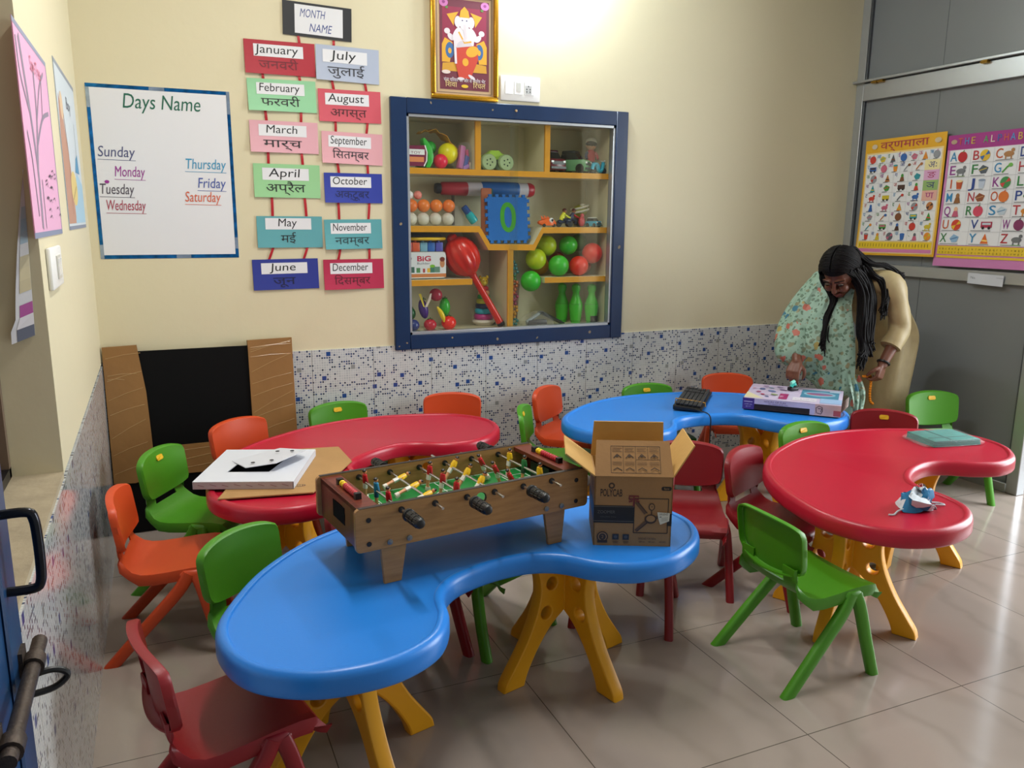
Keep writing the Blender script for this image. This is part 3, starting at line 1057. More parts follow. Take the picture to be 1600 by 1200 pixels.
b.rect(0, .515, .72, .53, C('8d95a0')); b.rect(0, 0, .72, .012, C('7d8698')); b.rect(0, 0, .008, .53, C('52586a'))
b.shape([(.02, .02), (.30, .02), (.26, .22), (.16, .36), (.06, .43), (.02, .30)], C('b88a74')); b.shape([(.28, .02), (.71, .02), (.71, .16), (.5, .20), (.36, .14)], C('9fc4d8'))
b.ell(.34, .14, .12, .06, C('d9c27a')); b.shape([(.44, .20), (.62, .20), (.58, .27), (.50, .25)], C('4a90b8')); b.ell(.14, .40, .05, .045, C('d8bc98'))
b.line([(.20, .05), (.24, .25), (.18, .38)], .012, C('a07058')); b.line([(.56, .22), (.57, .38)], .006, C('70808a')); b.line([(.26, .10), (.42, .15)], .005, C('8a7a40'))
b.text('Boy', .40, .41, .06, C('5a6070'), .16)
o = b.build('poster', None, (.0018, -.905, 1.335), RL); tag(o, 'pale blue painted poster with brown and yellow shapes near the corner', 'poster')
# --- poster on the window jamb, curling off it
b = MB()
NY = 14
V, F = [], []
for k, dz in ((0, 0), (1, -.0008)):
    for j in range(NY + 1):
        v = j / NY
        xl = -.066 + .052 * v ** 1.4 - (.01 if v < .1 else 0)
        for q in range(5):
            V.append((xl + (-.028 + .012 * v - xl) * q / 4, -.004 - dz - .012 * (1 - q / 4) * (1 - v) ** .5, 1.085 + .40 * v + .018 * q / 4 * (1 - v)))
n1 = 5
for j in range(NY):
    for q in range(4):
        a = j * n1 + q
        F.append((a, a + 1, a + n1 + 1, a + n1)); c = a + n1 * (NY + 1); F.append((c, c + n1, c + n1 + 1, c + 1))
    F.append((j * n1, j * n1 + n1, (j + 1) * n1 + n1 * (NY + 1), j * n1 + n1 * (NY + 1))); F.append((j * n1 + 4, j * n1 + 4 + n1 * (NY + 1), (j + 1) * n1 + 4 + n1 * (NY + 1), (j + 1) * n1 + 4))
b.add(V, F, PAPER)
for k, col in ((0, '6a7080'), (1, 'e8e6ea'), (2, 'b0589c'), (4, 'cfc4a0'), (5, 'd6cba6'), (6, 'd0c6a4'), (7, 'dcdcdc'), (8, 'a9c0cc'), (9, 'a6c2d0'), (10, 'b4c8d2')):
    j = k
    def pt(q, jj): p = V[jj * n1 + q]; return (p[0], p[1] - .0006, p[2])
    b.poly([pt(1, j), pt(4, j), pt(4, j + 1), pt(1, j + 1)], C(col))
o = b.build('poster', None, (0, OP0, 0)); tag(o, 'narrow curled paper chart hanging on the window jamb at the left', 'poster')

# --- picture charts on the grey partition
def icon(b, x, y, s, kind, c1, c2):
    if kind == 0: b.ell(x, y, s * .5, s * .5, c1); b.line([(x, y + s * .4), (x + s * .12, y + s * .62)], s * .09, c2)
    elif kind == 1: b.ell(x, y, s * .52, s * .52, c1); b.shape([(x, y), (x + s * .5, y + s * .1), (x + s * .3, y + s * .42)], c2); b.shape([(x, y), (x - s * .5, y - s * .1), (x - s * .2, y - s * .46)], c2)
    elif kind == 2: b.ell(x, y - s * .05, s * .5, s * .26, c1); b.ell(x + s * .36, y + s * .28, s * .18, s * .17, c1); b.rect(x - s * .35, y - s * .52, x - s * .22, y, c1); b.rect(x + s * .2, y - s * .52, x + s * .33, y, c1); b.rect(x - s * .5, y - s * .56, x + s * .5, y - s * .5, c2)
    elif kind == 3: b.shape([(x - s * .5, y), (x - s * .1, y + s * .4), (x + s * .5, y + s * .15), (x + s * .3, y - s * .35), (x - s * .2, y - s * .4)], c1); b.line([(x - s * .4, y - s * .1), (x + s * .35, y + s * .1)], s * .08, c2)
    elif kind == 4: b.shape([(x - s * .36, y + s * .3), (x + s * .36, y + s * .3), (x + s * .24, y - s * .45), (x - s * .24, y - s * .45)], c1); b.ell(x, y + s * .3, s * .36, s * .12, c2)
    elif kind == 5: b.rect(x - s * .55, y - s * .25, x + s * .55, y + s * .3, c1); b.rect(x - s * .42, y, x + s * .42, y + s * .2, c2); b.ell(x - s * .3, y - s * .28, s * .14, s * .14, INK); b.ell(x + s * .3, y - s * .28, s * .14, s * .14, INK)
    elif kind == 6: b.shape([(x - s * .4, y - s * .45), (x + s * .4, y - s * .45), (x, y + s * .5)], c1); b.line([(x - s * .26, y - s * .15), (x + s * .28, y - s * .2)], s * .14, c2)
    elif kind == 7: b.ell(x, y + s * .2, s * .2, s * .24, c2); b.shape([(x - s * .36, y - s * .5), (x + s * .36, y - s * .5), (x + s * .2, y + s * .05), (x - s * .2, y + s * .05)], c1)
    elif kind == 8: b.line([(x - s * .45, y - s * .4), (x, y + s * .1), (x + s * .45, y + s * .35)], s * .16, c1); b.ell(x + s * .3, y + s * .25, s * .22, s * .18, c2)
PALET = ['c03a2c', 'd98a2a', '3f8f3a', '2f62a8', '7a4a2a', 'c8b430', '8a8f94', '4a3028', 'c0607a', '2f8f9a', '5a5f66', 'b0703a']
def bent(b, w, h, cx=.012, cy=0.016):
    """let the chart stand off the wall along its lower edge and left side"""
    for q in range(len(b.v)):
        p = b.v[q]
        v = max(0, 1 - p.y / h); u = p.x / w
        b.v[q] = Vector((p.x - .016 * v * v * (1 - u), p.y, p.z + cy * v * v * (0.5 + .5 * u) + .004 * math.sin(u * 7) * v))
def chart_base(w, h, m, nx=14, ny=18):
    b = MB()
    V = []
    for dz in (0, -.0008):
        for j in range(ny + 1):
            for i in range(nx + 1):
                V.append((w * i / nx, h * j / ny, dz))
    n1 = nx + 1; tot = n1 * (ny + 1); F = []
    for j in range(ny):
        for i in range(nx):
            a = j * n1 + i
            F.append((a, a + 1, a + n1 + 1, a + n1)); F.append((tot + a, tot + a + n1, tot + a + n1 + 1, tot + a + 1))
    per = list(range(nx)) + [j * n1 + nx for j in range(ny)] + [ny * n1 + q for q in range(nx, 0, -1)] + [j * n1 for j in range(ny, 0, -1)]
    for k in range(len(per)):
        a, c = per[k], per[(k + 1) % len(per)]
        F.append((a, tot + a, tot + c, c))
    b.add(V, F, m); b.zz = .0012; b.step = .0003
    return b
LETC = ['b02a34', '2f86b8', '2a7a3c', '8a2f8a', '1f3f8a', 'c0552a']
CW, CH, ZC = .55, .67, .0034
b = chart_base(CW, CH, C('d9a41e'))
b.grid(.012, .012, CW - .012, CH - .075, C('e3c98a'))
b.grid(.022, .085, CW - .022, CH - .085, C('dfe1e2'))
b.text('वर्णमाला', CW / 2, CH - .058, .06, C('a02a44'), .33)
b.grid(.02, .018, CW - .02, .038, C('cc7aa6')); b.grid(.02, .04, CW - .02, .078, C('e0bf28'))
for k in range(24): b.zz = ZC; b.line([(.035 + k * .0205, .05), (.035 + k * .0205, .068)], .003, C('4a4014'))
b.ell(.07, CH - .04, .02, .014, C('c8b8a0')); b.ell(CW - .05, CH - .04, .022, .014, C('c0b090'))
rows = ['अआइईउऊऋ', 'एऐओऔअं', 'कखगघ', 'चछजझ', 'टठडढ', 'तथदधन', 'पफबभम', 'यरलवश', 'षसहक्षत्र']
hh = (CH - .17) / 9
for r_, row in enumerate(rows):
    n = 7 if r_ == 0 else 6 if r_ in (1, 8) else 5
    y = CH - .085 - hh * (r_ + .5)
    x1 = CW - .022 if r_ in (0, 5, 6, 7, 8) else CW - .125
    nn = 7 if r_ == 0 else 5 if r_ == 1 else 4 if r_ in (2, 3, 4) else 5 if r_ < 8 else 6
    cw_ = (x1 - .022) / nn
    for q in range(nn):
        x = .022 + cw_ * (q + .5)
        b.zz = ZC; b.text(row[q % len(row)], x - cw_ * .32, y + .004, .030, C(LETC[(r_ + q) % 5]), None)
        b.zz = ZC; icon(b, x + cw_ * .10, y - .002, .044, (r_ * 5 + q * 3 + (r_ * q) % 4) % 9, C(PALET[(r_ * 3 + q * 5) % 12]), C(PALET[(r_ * 5 + q * 7 + 2) % 12]))
        b.zz = ZC; b.line([(x - cw_ * .2, y - .024), (x + cw_ * .15, y - .024)], .003, C('55585c'))
        b.zz = ZC
        if q: b.line([(.022 + cw_ * q, y - hh / 2), (.022 + cw_ * q, y + hh / 2)], .0012, C('b8babc'))
    b.zz = ZC; b.line([(.022, y - hh / 2), (x1, y - hh / 2)], .0012, C('b8babc'))
for r_, (ch_, bg, fg) in enumerate((('अः', 'e2d8a0', '2a3a7a'), ('ङ', 'd3a3c8', 'a0305a'), ('ञ', '8fb06a', '2a2f6a'), ('ण', 'd9a99a', 'a03078'))):
    y = CH - .085 - hh * (r_ + 1.5)
    b.zz = ZC; b.grid(CW - .122, y - hh / 2, CW - .024, y + hh / 2, C(bg)); b.text(ch_, CW - .072, y - .016, .05, C(fg), .055)
bent(b, CW, CH)
o = b.build('picture_chart', None, (W - .017, -.141, 1.180), (R(90), R(-1.0), R(-90))); tag(o, 'yellow-bordered Hindi letters picture chart on the grey door', 'chart')
b = chart_base(CW, CH + .02, C('c27aae'))
CH2 = CH + .02
b.grid(0, CH2 - .075, CW, CH2, C('9c2a80'))
b.grid(.018, .115, CW - .018, CH2 - .078, C('dfe2e6'))
b.grid(.018, .065, CW - .018, .11, C('dcbc2c')); b.grid(.018, .046, CW - .018, .058, C('dcbc2c'))
for k in range(26):
    b.zz = ZC; b.text('abcdefghijklmnopqrstuvwxyz'[k], .035 + k * .0192, .09, .016, C('3a340f')); b.text('ABCDEFGHIJKLMNOPQRSTUVWXYZ'[k], .035 + k * .0192, .071, .013, C('3a340f'))
x = .075
for k, ch_ in enumerate('THE ALPHABET'):
    b.zz = ZC
    if ch_ != ' ': b.text(ch_, x, CH2 - .052, .05, C(['d0602a', '3a9ad0', 'c8b040', 'd9a0c8', '4aa860', 'd8d0c0', '2f62a8'][k % 7]), .026)
    x += .0365
b.ell(.038, CH2 - .035, .018, .012, C('b09a80'))
arows = ['ABCD', 'EFGH', 'IJKL', 'MNOP', 'QRST', 'UVW', 'XYZ']
kinds = {'A': (0, 'b8202c', '4a7a2a'), 'B': (1, 'd8b430', '2f62a8'), 'C': (2, 'a87848', '8a8f94'), 'D': (2, 'a07040', '6a8a4a'), 'E': (2, '70757a', '6a8a4a'), 'F': (3, '4a5560', 'c8b040'), 'G': (8, '4a9a3a', '6ab04a'), 'H': (6, 'c05a3a', '8a5a3a'), 'I': (4, 'b8502a', 'e0d0a0'), 'J': (4, 'b8c4d4', '8a9ab0'), 'K': (1, '3a8a4a', 'c83a3a'), 'L': (2, 'c08a3a', '7a8a4a'), 'M': (7, '8a5a30', '9a6a3a'), 'N': (3, '8a4a2a', 'b88a5a'), 'O': (0, 'd2702a', 'c8602a'), 'P': (3, '3a8a5a', 'c8402a'), 'Q': (7, 'c05a78', 'e0b090'), 'R': (0, 'c8405a', '3a7a3a'), 'S': (3, 'b8c8d4', '5a8ab0'), 'T': (2, 'c8802a', '5a4a3a'), 'U': (1, 'c8402a', 'd8b430'), 'V': (5, 'a82a4a', 'b8c4d0'), 'W': (0, '7a2a5a', '3a2a3a'), 'X': (3, '8ab0d0', '3a6aa0'), 'Y': (6, 'd86a2a', 'f0d070'), 'Z': (2, '6a6e72', '5a9a4a')}
hh = (CH2 - .195) / 7
for r_, row in enumerate(arows):
    y = CH2 - .08 - hh * (r_ + .5); cw_ = (CW - .036) / len(row)
    for q, ch_ in enumerate(row):
        x = .018 + cw_ * q
        kd, c1, c2 = kinds[ch_]
        b.zz = ZC; b.text(ch_, x + .028, y - .020, .068, C(LETC[(ord(ch_) * 5) % 6]), .040 if ch_ not in 'IJ' else (.014 if ch_ == 'I' else .026), 0, 'CENTER', 0, .006)
        b.zz = ZC; icon(b, x + cw_ * (.62 if len(row) == 4 else .55), y, .055, kd, C(c1), C(c2))
        b.zz = ZC; b.line([(x + .01, y - hh * .42), (x + cw_ * .7, y - hh * .42)], .003, C('6a6d72'))
        b.zz = ZC; b.line([(x, y - hh / 2), (x, y + hh / 2)], .0014, C('b0b4ba'))
    b.zz = ZC; b.line([(.018, y - hh / 2), (CW - .018, y - hh / 2)], .0014, C('b0b4ba'))
bent(b, CW, CH2)
o = b.build('picture_chart', None, (W - .0165, -.697, 1.143), (R(90), R(-.5), R(-90))); tag(o, 'pink-bordered English alphabet picture chart on the grey door', 'chart')
b = MB(); b.box((.10, .028, 0), (.20, .056, .001), M('pale_paper', 'c3c8d0', 0.6)); b.zz = .0008
b.text('No.', .03, .026, .02, C('6a7078'), .03); b.grid(.16, .04, .198, .044, C('a8adb6'))
o = b.build('paper_strip', None, (W - .024, -.905, 1.062), (R(90), R(1.5), R(-90))); tag(o, 'small blank paper strip stuck under the charts on the door rail', 'paper')

# ================================================================== BUILT-IN TOY CABINET
NAVY = M('navy_gloss_paint', '0f2b50', 0.3, var=0.12, vscale=5, bump=0.06, bscale=30)
CREAM = M('cream_gloss_paint', 'dbd2b2', 0.45, var=0.03)
YPAINT = M('yellow_gloss_paint', 'd8940c', 0.35, var=0.06, vscale=12)
GLASS = glass_mat()
cab = thing('wall_cabinet', 'blue framed glass-fronted toy cabinet built into the back wall', 'cabinet', (1.311, 0, .7316))
def cb(nm, boxes, m, bevel=0.0, m2=None):
    f = MB()
    for x0, x1, y0, y1, z0, z1 in boxes:
        f.box(((x0 + x1) / 2 - 1.311, (y0 + y1) / 2, (z0 + z1) / 2 - .7316), (x1 - x0, y1 - y0, z1 - z0), m)
    return f.build(nm, cab, bevel=bevel, seg=1)
FX0, FX1, FZ0, FZ1 = 1.311, 2.614, .7316, 1.940
DEP = .30
fr = cb('frame', [(FX0, FX0 + .079, -.022, .01, FZ0, FZ1), (FX1 - .072, FX1, -.022, .01, FZ0, FZ1), (FX0 + .079, FX1 - .072, -.022, .01, FZ0, FZ0 + .073), (FX0 + .079, FX1 - .072, -.022, .01, FZ1 - .072, FZ1)], NAVY, .003)
f = MB()
for x, z in ((.52, 1.175), (.04, .62), (.06, .035), (1.10, .04), (.55, .03), (.78, .025), (1.27, .5), (.2, 1.19), (.02, .02), (.3, .05)):
    f.ell(x, z, .004 + .008 * rnd.random(), .003 + .006 * rnd.random(), M('chipped_paint', '8a7a60', 0.8), rnd.random() * 3, 7)
for q in range(len(f.v)): p = f.v[q]; f.v[q] = Vector((p.x, -.0222 - p.z * .2, p.y))
f.build('paint_chip', fr)
AL = .014
cb('trim', [(1.389, 1.389 + AL, -.012, .03, .804, 1.868), (2.543 - AL, 2.543, -.012, .03, .804, 1.868), (1.389, 2.543, -.012, .03, .804, .804 + AL), (1.389, 2.543, -.012, .03, 1.868 - AL, 1.868)], ALU, .001)
cb('shell', [(1.380, 2.550, DEP, DEP + .01, .797, 1.875), (1.380, 1.390, .03, DEP, .797, 1.875), (2.540, 2.550, .03, DEP, .797, 1.875), (1.39, 2.54, .03, DEP, .797, .806), (1.39, 2.54, .03, DEP, 1.866, 1.875)], CREAM)
def shelf(nm, pts, thick, y0=.034, y1=DEP):
    """shelf following a profile in XZ, painted yellow on the front edge"""
    f = MB()
    up_ = [(x - 1.311, z - .7316) for x, z in pts]
    lo = []
    for i, (x, z) in enumerate(up_):
        a, c = up_[max(i - 1, 0)], up_[min(i + 1, len(up_) - 1)]
        dx, dz = c[0] - a[0], c[1] - a[1]
        l = math.hypot(dx, dz)
        k = 1.0
        if 0 < i < len(up_) - 1: k = 1.08
        lo.append((x + dz / l * thick * k, z - dx / l * thick * k))
    loop = up_ + lo[::-1]
    n = len(loop)
    V = [(x, y0, z) for x, z in loop] + [(x, y1, z) for x, z in loop]
    h = n // 2
    f.add(V, [(i, i + 1, n - 2 - i, n - 1 - i) for i in range(h - 1)], YPAINT)
    f.add(V, [(i, (i + 1) % n, n + (i + 1) % n, n + i)[::-1] for i in range(n)], CREAM)
    return f.build(nm, cab)
shelf('shelf', [(1.39, 1.622), (2.54, 1.622)], .029)
shelf('shelf', [(1.39, 1.342), (1.783, 1.342), (1.842, 1.250), (2.087, 1.247), (2.139, 1.337), (2.54, 1.337)], .030)
shelf('shelf', [(1.39, 1.074), (1.742, 1.074)], .030)
shelf('shelf', [(2.158, 1.072), (2.54, 1.072)], .030)
for x0, x1, z0, z1 in ((1.760, 1.790, 1.622, 1.866), (2.148, 2.178, 1.622, 1.866), (1.942, 1.973, .806, 1.220)):
    f = MB(); f.box(((x0 + x1) / 2 - 1.311, .040, (z0 + z1) / 2 - .7316), (x1 - x0, .012, z1 - z0), YPAINT)
    f.box(((x0 + x1) / 2 - 1.311, (.046 + DEP) / 2, (z0 + z1) / 2 - .7316), (x1 - x0, DEP - .046, z1 - z0), CREAM); f.build('divider', cab)
for x0, x1, y in ((1.401, 1.985, .012), (1.945, 2.531, .021)):
    f = MB(); f.box(((x0 + x1) / 2 - 1.311, y, 1.336 - .7316), (x1 - x0, .004, 1.04), GLASS); f.build('glass_pane', cab)
f = MB(); f.tube([(.07, 0, 0), (.07, 0, 0)], .001, BRASS)
f = MB(); f.lathe([(.0, 0), (.006, 0), (.006, .006), (0, .007)], M('tarnished_knob', 'b89a70', 0.4, 0.4), 12, Matrix.Rotation(R(90), 4, 'X')); f.build('catch', cab, (.645, -.022, 1.178))

def ic(x0, z0): return (x0, z0)
def T_(name, label, cat, x, y, z, group=None, rz=0):
    return thing(name, label, cat, (x, y, z), rz, group)
G1 = 'toys on the top shelf of the cabinet'; G2 = 'toys on the middle shelf of the cabinet'; G3 = 'toys on the lower left shelves of the cabinet'; G4 = 'balls and skittles in the cabinet'
def P(h, r=.35):
    c = tuple(min(.92, (int(h[i:i + 2], 16) / 255) * 1.14) for i in (0, 2, 4))
    return M('toy_' + h, c, r)
SH1, SH2, SH3, SH4, BOT = 1.6225, 1.3425, 1.0745, 1.0725, .8065

def ball(label, x, y, z, r, col, group, sc=(1, 1, 1), name='toy_ball'):
    f = MB(); f.ball((0, 0, 0), r, P(col), 20, sc)
    return tag(f.build(name, None, (x, y, z)), label, 'ball', group)

# top left: ball set in a green netted carrier
t = T_('ball_carrier', 'green cradle-shaped packet with maroon label at the left of the top shelf', 'packet', 1.466, .085, SH1, G1)
f = MB()
prof = [(.062, .002), (.078, .03), (.082, .06), (.075, .095), (.055, .125), (.035, .147)]
inn = [(.040, .004), (.050, .03), (.052, .06), (.044, .09), (.032, .112), (.028, .135)]
loop = prof + inn[::-1]
f.add([(x, -.03, z) for x, z in loop] + [(x, .03, z) for x, z in loop], [tuple(range(12)), tuple(range(23, 11, -1))] + [(i, 12 + i, 12 + (i + 1) % 12, (i + 1) % 12) for i in range(12)], P('2f9a2f'))
f.build('carrier', t, bevel=.004)
f = MB(); f.shape([(-.055, .008), (.03, .008), (.044, .035), (.046, .075), (.036, .108), (-.055, .104)], P('6a1838')); f.rect(-.048, .062, .034, .088, P('d8d4d0')); f.rect(-.048, .028, .03, .052, P('c87a4a'))
f.text('TOY', -.012, .066, .018, P('6a1838'), .05)
f.line([(.03, .008), (.044, .035), (.046, .075), (.036, .108)], .006, P('d8d4d0'))
for q in range(len(f.v)): p = f.v[q]; f.v[q] = Vector((p.x, -.032 - p.z, p.y))
f.build('label', t)
ball('green ball above the red ball on the top shelf', 1.562, .165, SH1 + .106, .034, '2f9a35', G1)
ball('pink-red ball at the front of the top shelf', 1.594, .088, SH1 + .037, .0365, 'c81e3c', G1)
ball('large yellow egg-shaped ball on the top shelf', 1.648, .13, SH1 + .080, .050, 'd8c410', G1, (1.04, 1, 1.05))
ball('dark green ball low behind the pink-red ball', 1.530, .20, SH1 + .038, .038, '1f6a30', G1)
f = MB()
n = 10
f.rings([[(1.50 + .19 * k / n, .10 + .09 * q, SH1 + (.172 + .035 * math.sin(PI * k / n) - (.03 + .05 * k / n) * (k / n) + .008 * math.sin(k * 2.1 + q * 3))) for q in (0, .33, .66, 1)] for k in range(n + 1)], P('c08a24'), True, False, False, False)
o = f.build('printed_wrapper', None, solid=.002); tag(o, 'crinkled gold and orange wrapper lying over the balls on the top shelf', 'wrapper', G1)
for k in range(4): o.data.polygons[3 * (2 + k) + 1].material_index = 0
t = T_('toy_packet', 'clear packet of pink and blue toys at the end of the top left shelf', 'packet', 1.727, .12, SH1, G1); t.scale = (.62, 1, 1)
f = MB()
f.box((-.022, 0, .062), (.04, .05, .115), P('c06aa8'), (0, R(12), 0)); f.box((.022, -.02, .05), (.022, .03, .10), P('b02a60'), (0, R(-8), 0)); f.box((.006, -.03, .035), (.03, .02, .07), P('3a4a9a'), (0, R(22), 0)); f.box((.0, -.04, .012), (.05, .015, .02), P('9a6ab8'), (0, R(-15), 0)); f.box((.036, -.02, .02), (.02, .03, .035), P('c8b4a0'))
f.build('contents', t, bevel=.004)
f = MB(); f.rings([[(x * s - .002, y * s, z) for x, y in ((-.05, -.05), (.048, -.05), (.048, .05), (-.05, .05))] for z, s in ((.002, 1), (.06, 1.02), (.11, .9), (.135, .6))], film_mat('clear_film', 'e8e8ea', .10), False); f.build('wrapper', t)

def wheel(f, x, y, z, r, w, tyre, hub):
    T = Matrix.Translation((x, y, z)) @ Matrix.Rotation(R(90), 4, 'X')
    f.lathe([(r * .55, -w / 2), (r * .9, -w / 2), (r, -w * .3), (r, w * .3), (r * .9, w / 2), (r * .55, w / 2)], tyre, 20, T)
    f.lathe([(0, -w * .5), (r * .25, -w * .52), (r * .55, -w * .38), (r * .55, w * .38), (0, w * .5)], hub, 14, T)
    for k in range(5):
        a = 2 * PI * k / 5
        f.ball((x + r * .38 * math.cos(a), y - w * .46, z + r * .38 * math.sin(a)), r * .12, P('20301c'), 6)

# monster truck
t = T_('toy_truck', 'toy monster truck with big pale green wheels on the middle of the top shelf', 'toy car', 1.905, .13, SH1, G1)
for x, y in ((-.048, -.03), (.048, -.03), (-.048, .05), (.048, .05)):
    f = MB(); wheel(f, x, y, .042, .042, .034, P('8f9f78', .3), P('7a9a3c', .3)); f.build('wheel', t)
f = MB(); f.box((0, .01, .05), (.10, .06, .016), P('20241c')); f.build('chassis', t, bevel=.003)
f = MB(); f.rings([[(x, y + .01, z) for x, y in ((-a, -w), (c, -w), (c, w), (-a, w))] for z, a, c, w in ((.056, .06, .06, .03), (.078, .062, .058, .032), (.092, .035, .03, .026), (.104, .026, .02, .022))], P('8fb040', .25), False); f.build('body', t, bevel=.004)

def toy_car(name, label, x, y, z, L, Wd, H, col, roof, rz, group, glass='1a1e22', tall=1.0, lab2='toy car'):
    t = T_(name, label, lab2, x, y, z, group, R(rz))
    r = H * .2
    f = MB()
    sect = [(.10, -.5, .5, 1), (.16, -.53, .53, 1), (.34, -.54, .54, 1.02), (.52, -.53, .52, 1.0), (.58, -.50, .46, .96)]
    f.rings([[(L * a, -Wd / 2 * w, H * zz), (L * c, -Wd / 2 * w, H * zz), (L * c, Wd / 2 * w, H * zz), (L * a, Wd / 2 * w, H * zz)] for zz, a, c, w in sect], P(col, .25), False)
    f.build('body', t, bevel=H * .03)
    f = MB(); f.rings([[(L * a, -Wd / 2 * w, H * zz), (L * c, -Wd / 2 * w, H * zz), (L * c, Wd / 2 * w, H * zz), (L * a, Wd / 2 * w, H * zz)] for zz, a, c, w in ((.57, -.42, .28, .92), (.86, -.36, .12, .80))], P(glass, .15), False); f.build('window', t)
    f = MB(); f.rings([[(L * a, -Wd / 2 * w, H * zz), (L * c, -Wd / 2 * w, H * zz), (L * c, Wd / 2 * w, H * zz), (L * a, Wd / 2 * w, H * zz)] for zz, a, c, w in ((.86, -.38, .14, .84), (.96, -.36, .11, .80))], P(roof, .3), False); f.build('roof', t, bevel=H * .03)
    f = MB(); f.box((L * .545, 0, H * .4), (.004, Wd * .8, H * .13), P('15181a')); f.box((L * .545, 0, H * .2), (.012, Wd * .96, H * .09), P('2a2d2e')); f.build('grille', t)
    f = MB(); f.box((L * .545, -Wd * .38, H * .45), (.006, Wd * .14, H * .08), P('d8dcd8', .2)); f.box((L * .545, Wd * .38, H * .45), (.006, Wd * .14, H * .08), P('d8dcd8', .2)); f.build('headlight', t)
    for sx in (-.32, .33):
        for sy in (-.46, .46):
            f = MB(); wheel(f, L * sx, Wd * sy, r, r, Wd * .18, P('141414', .6), P('6a6e70', .3)); f.build('wheel', t)
    return t
toy_car('toy_jeep', 'dark red and black toy jeep on the right of the top shelf', 2.236, .15, SH1 + .0005, .145, .10, .125, '5a1524', '3a1420', -82, G1)
toy_car('toy_car', 'green and black toy jeep with white roof edge on the top shelf', 2.378, .145, SH1 + .0005, .16, .082, .125, '5f9068', '22262a', -52, G1)
# doll
t = T_('doll', 'small doll with big round head and white cap on the top shelf', 'doll', 2.496, .17, SH1, G1)
f = MB(); f.ball((0, 0, .158), .031, P('d8a080'), 16, (1, .9, .92)); f.build('head', t)
f = MB(); f.ball((.004, .006, .171), .033, P('d8d0c4'), 16, (1.0, 1.0, .85)); f.ball((-.022, -.004, .170), .008, P('a02a30'), 8); f.build('cap', t)
f = MB(); f.ball((0, -.002, .163), .0325, P('1c1616'), 16, (1.0, .92, .66)); f.build('hair', t)
f = MB()
for sx in (-1, 1): f.ball((sx * .011, -.0275, .153), .0036, P('1a1414'), 8, (1, .5, 1.4))
f.build('eye', t)
f = MB(); f.rings([[(r * math.cos(a), r * .7 * math.sin(a), z) for a in (2 * PI * k / 14 for k in range(14))] for z, r in ((.07, .024), (.10, .028), (.125, .022), (.135, .012))], P('a82030'), True); f.build('body', t)
f = MB()
for sx in (-1, 1): f.tube([(sx * .011, 0, .075), (sx * .013, -.003, .04), (sx * .014, -.004, .008)], [.012, .011, .011], P('2a3560'), 10); f.ball((sx * .014, -.010, .008), .013, P('1a1c30'), 10, (1, 1.4, .6))
f.build('trousers', t)
f = MB()
for sx in (-1, 1): f.tube([(sx * .024, 0, .12), (sx * .036, -.008, .098), (sx * .034, -.018, .082)], [.009, .008, .007], P('2a3560' if sx < 0 else 'a82030'), 8)
f.build('sleeve', t)
t = T_('toy_scooter', 'small turquoise toy scooter in front of the doll on the top shelf', 'toy scooter', 2.489, .070, SH1, G1)
f = MB(); f.tube(spline([(-.038, 0, .022), (-.03, 0, .045), (-.008, 0, .046), (0, 0, .02), (.02, 0, .018), (.03, 0, .06)], 4), [.010] * 21, P('2a9ab8', .25), 10, flat=1.3); f.ball((-.025, 0, .050), .014, P('2a9ab8', .25), 10, (1.4, 1, .6)); f.build('body', t)
for x in (-.03, .032):
    f = MB(); wheel(f, x, 0, .016, .016, .012, P('1a1a1c'), P('c8c8c4')); f.build('wheel', t)
f = MB(); f.tube([(.026, -.022, .068), (.028, 0, .064), (.026, .022, .068)], .003, P('c8ccd0')); f.ball((.036, 0, .052), .008, P('d8d4c0'), 8); f.build('handlebar', t)

# middle shelf left: rows of balls
for k, (x, c) in enumerate(((1.447, 'c8662a'), (1.512, 'd0702c'), (1.579, 'd0702c'), (1.646, 'cc6a2c'))):
    nm = ['first', 'second', 'third', 'fourth'][k]
    ball('%s orange ball from the left, in the upper row on the middle shelf' % nm, x, .12, SH2 + .099, .0325, c, 'orange balls in a row')
for k, x in enumerate((1.444, 1.508, 1.573, 1.640)):
    nm = ['first', 'second', 'third', 'fourth'][k]
    ball('%s white ball from the left, in the lower row on the middle shelf' % nm, x, .12, SH2 + .033, .0322, 'b4aea4', 'white balls in a row')
ball('small white ball on top of the orange balls', 1.440, .13, SH2 + .151, .021, 'd0d2d4', G2)
ball('small pink block-like ball on top of the orange balls', 1.485, .13, SH2 + .151, .0215, 'd07a70', G2, (1, 1, 1))
# toy bottle / torch leaning right
t = T_('toy_torch', 'teal and dark blue toy torch leaning beside the white balls', 'toy', 1.768, .12, SH2, G2)
f = MB(); Tt = Matrix.Translation((.015, 0, .026)) @ Matrix.Rotation(R(-38), 4, 'Y')
f.lathe([(0, -.01), (.021, -.008), (.023, 0), (.022, .035), (.018, .05)], P('1f8a90', .25), 16, Tt); f.build('body', t)
f = MB(); f.lathe([(.018, .05), (.017, .085), (.015, .09), (0, .09)], P('1c3a70', .3), 16, Tt); f.build('handle', t)
t = T_('plastic_bag', 'crumpled clear plastic bag between the balls and the torch', 'bag', 1.700, .15, SH2, G2)
f = MB(); f.rings([[(r * math.cos(a) * (1 + .12 * math.sin(3 * a + z * 60)), r * .8 * math.sin(a), z) for a in (2 * PI * k / 16 for k in range(16))] for z, r in ((.001, .035), (.03, .042), (.06, .03), (.09, .012), (.10, .014))], film_mat('clear_film', 'e8e8ea', .10), True); f.build('wrapper', t)
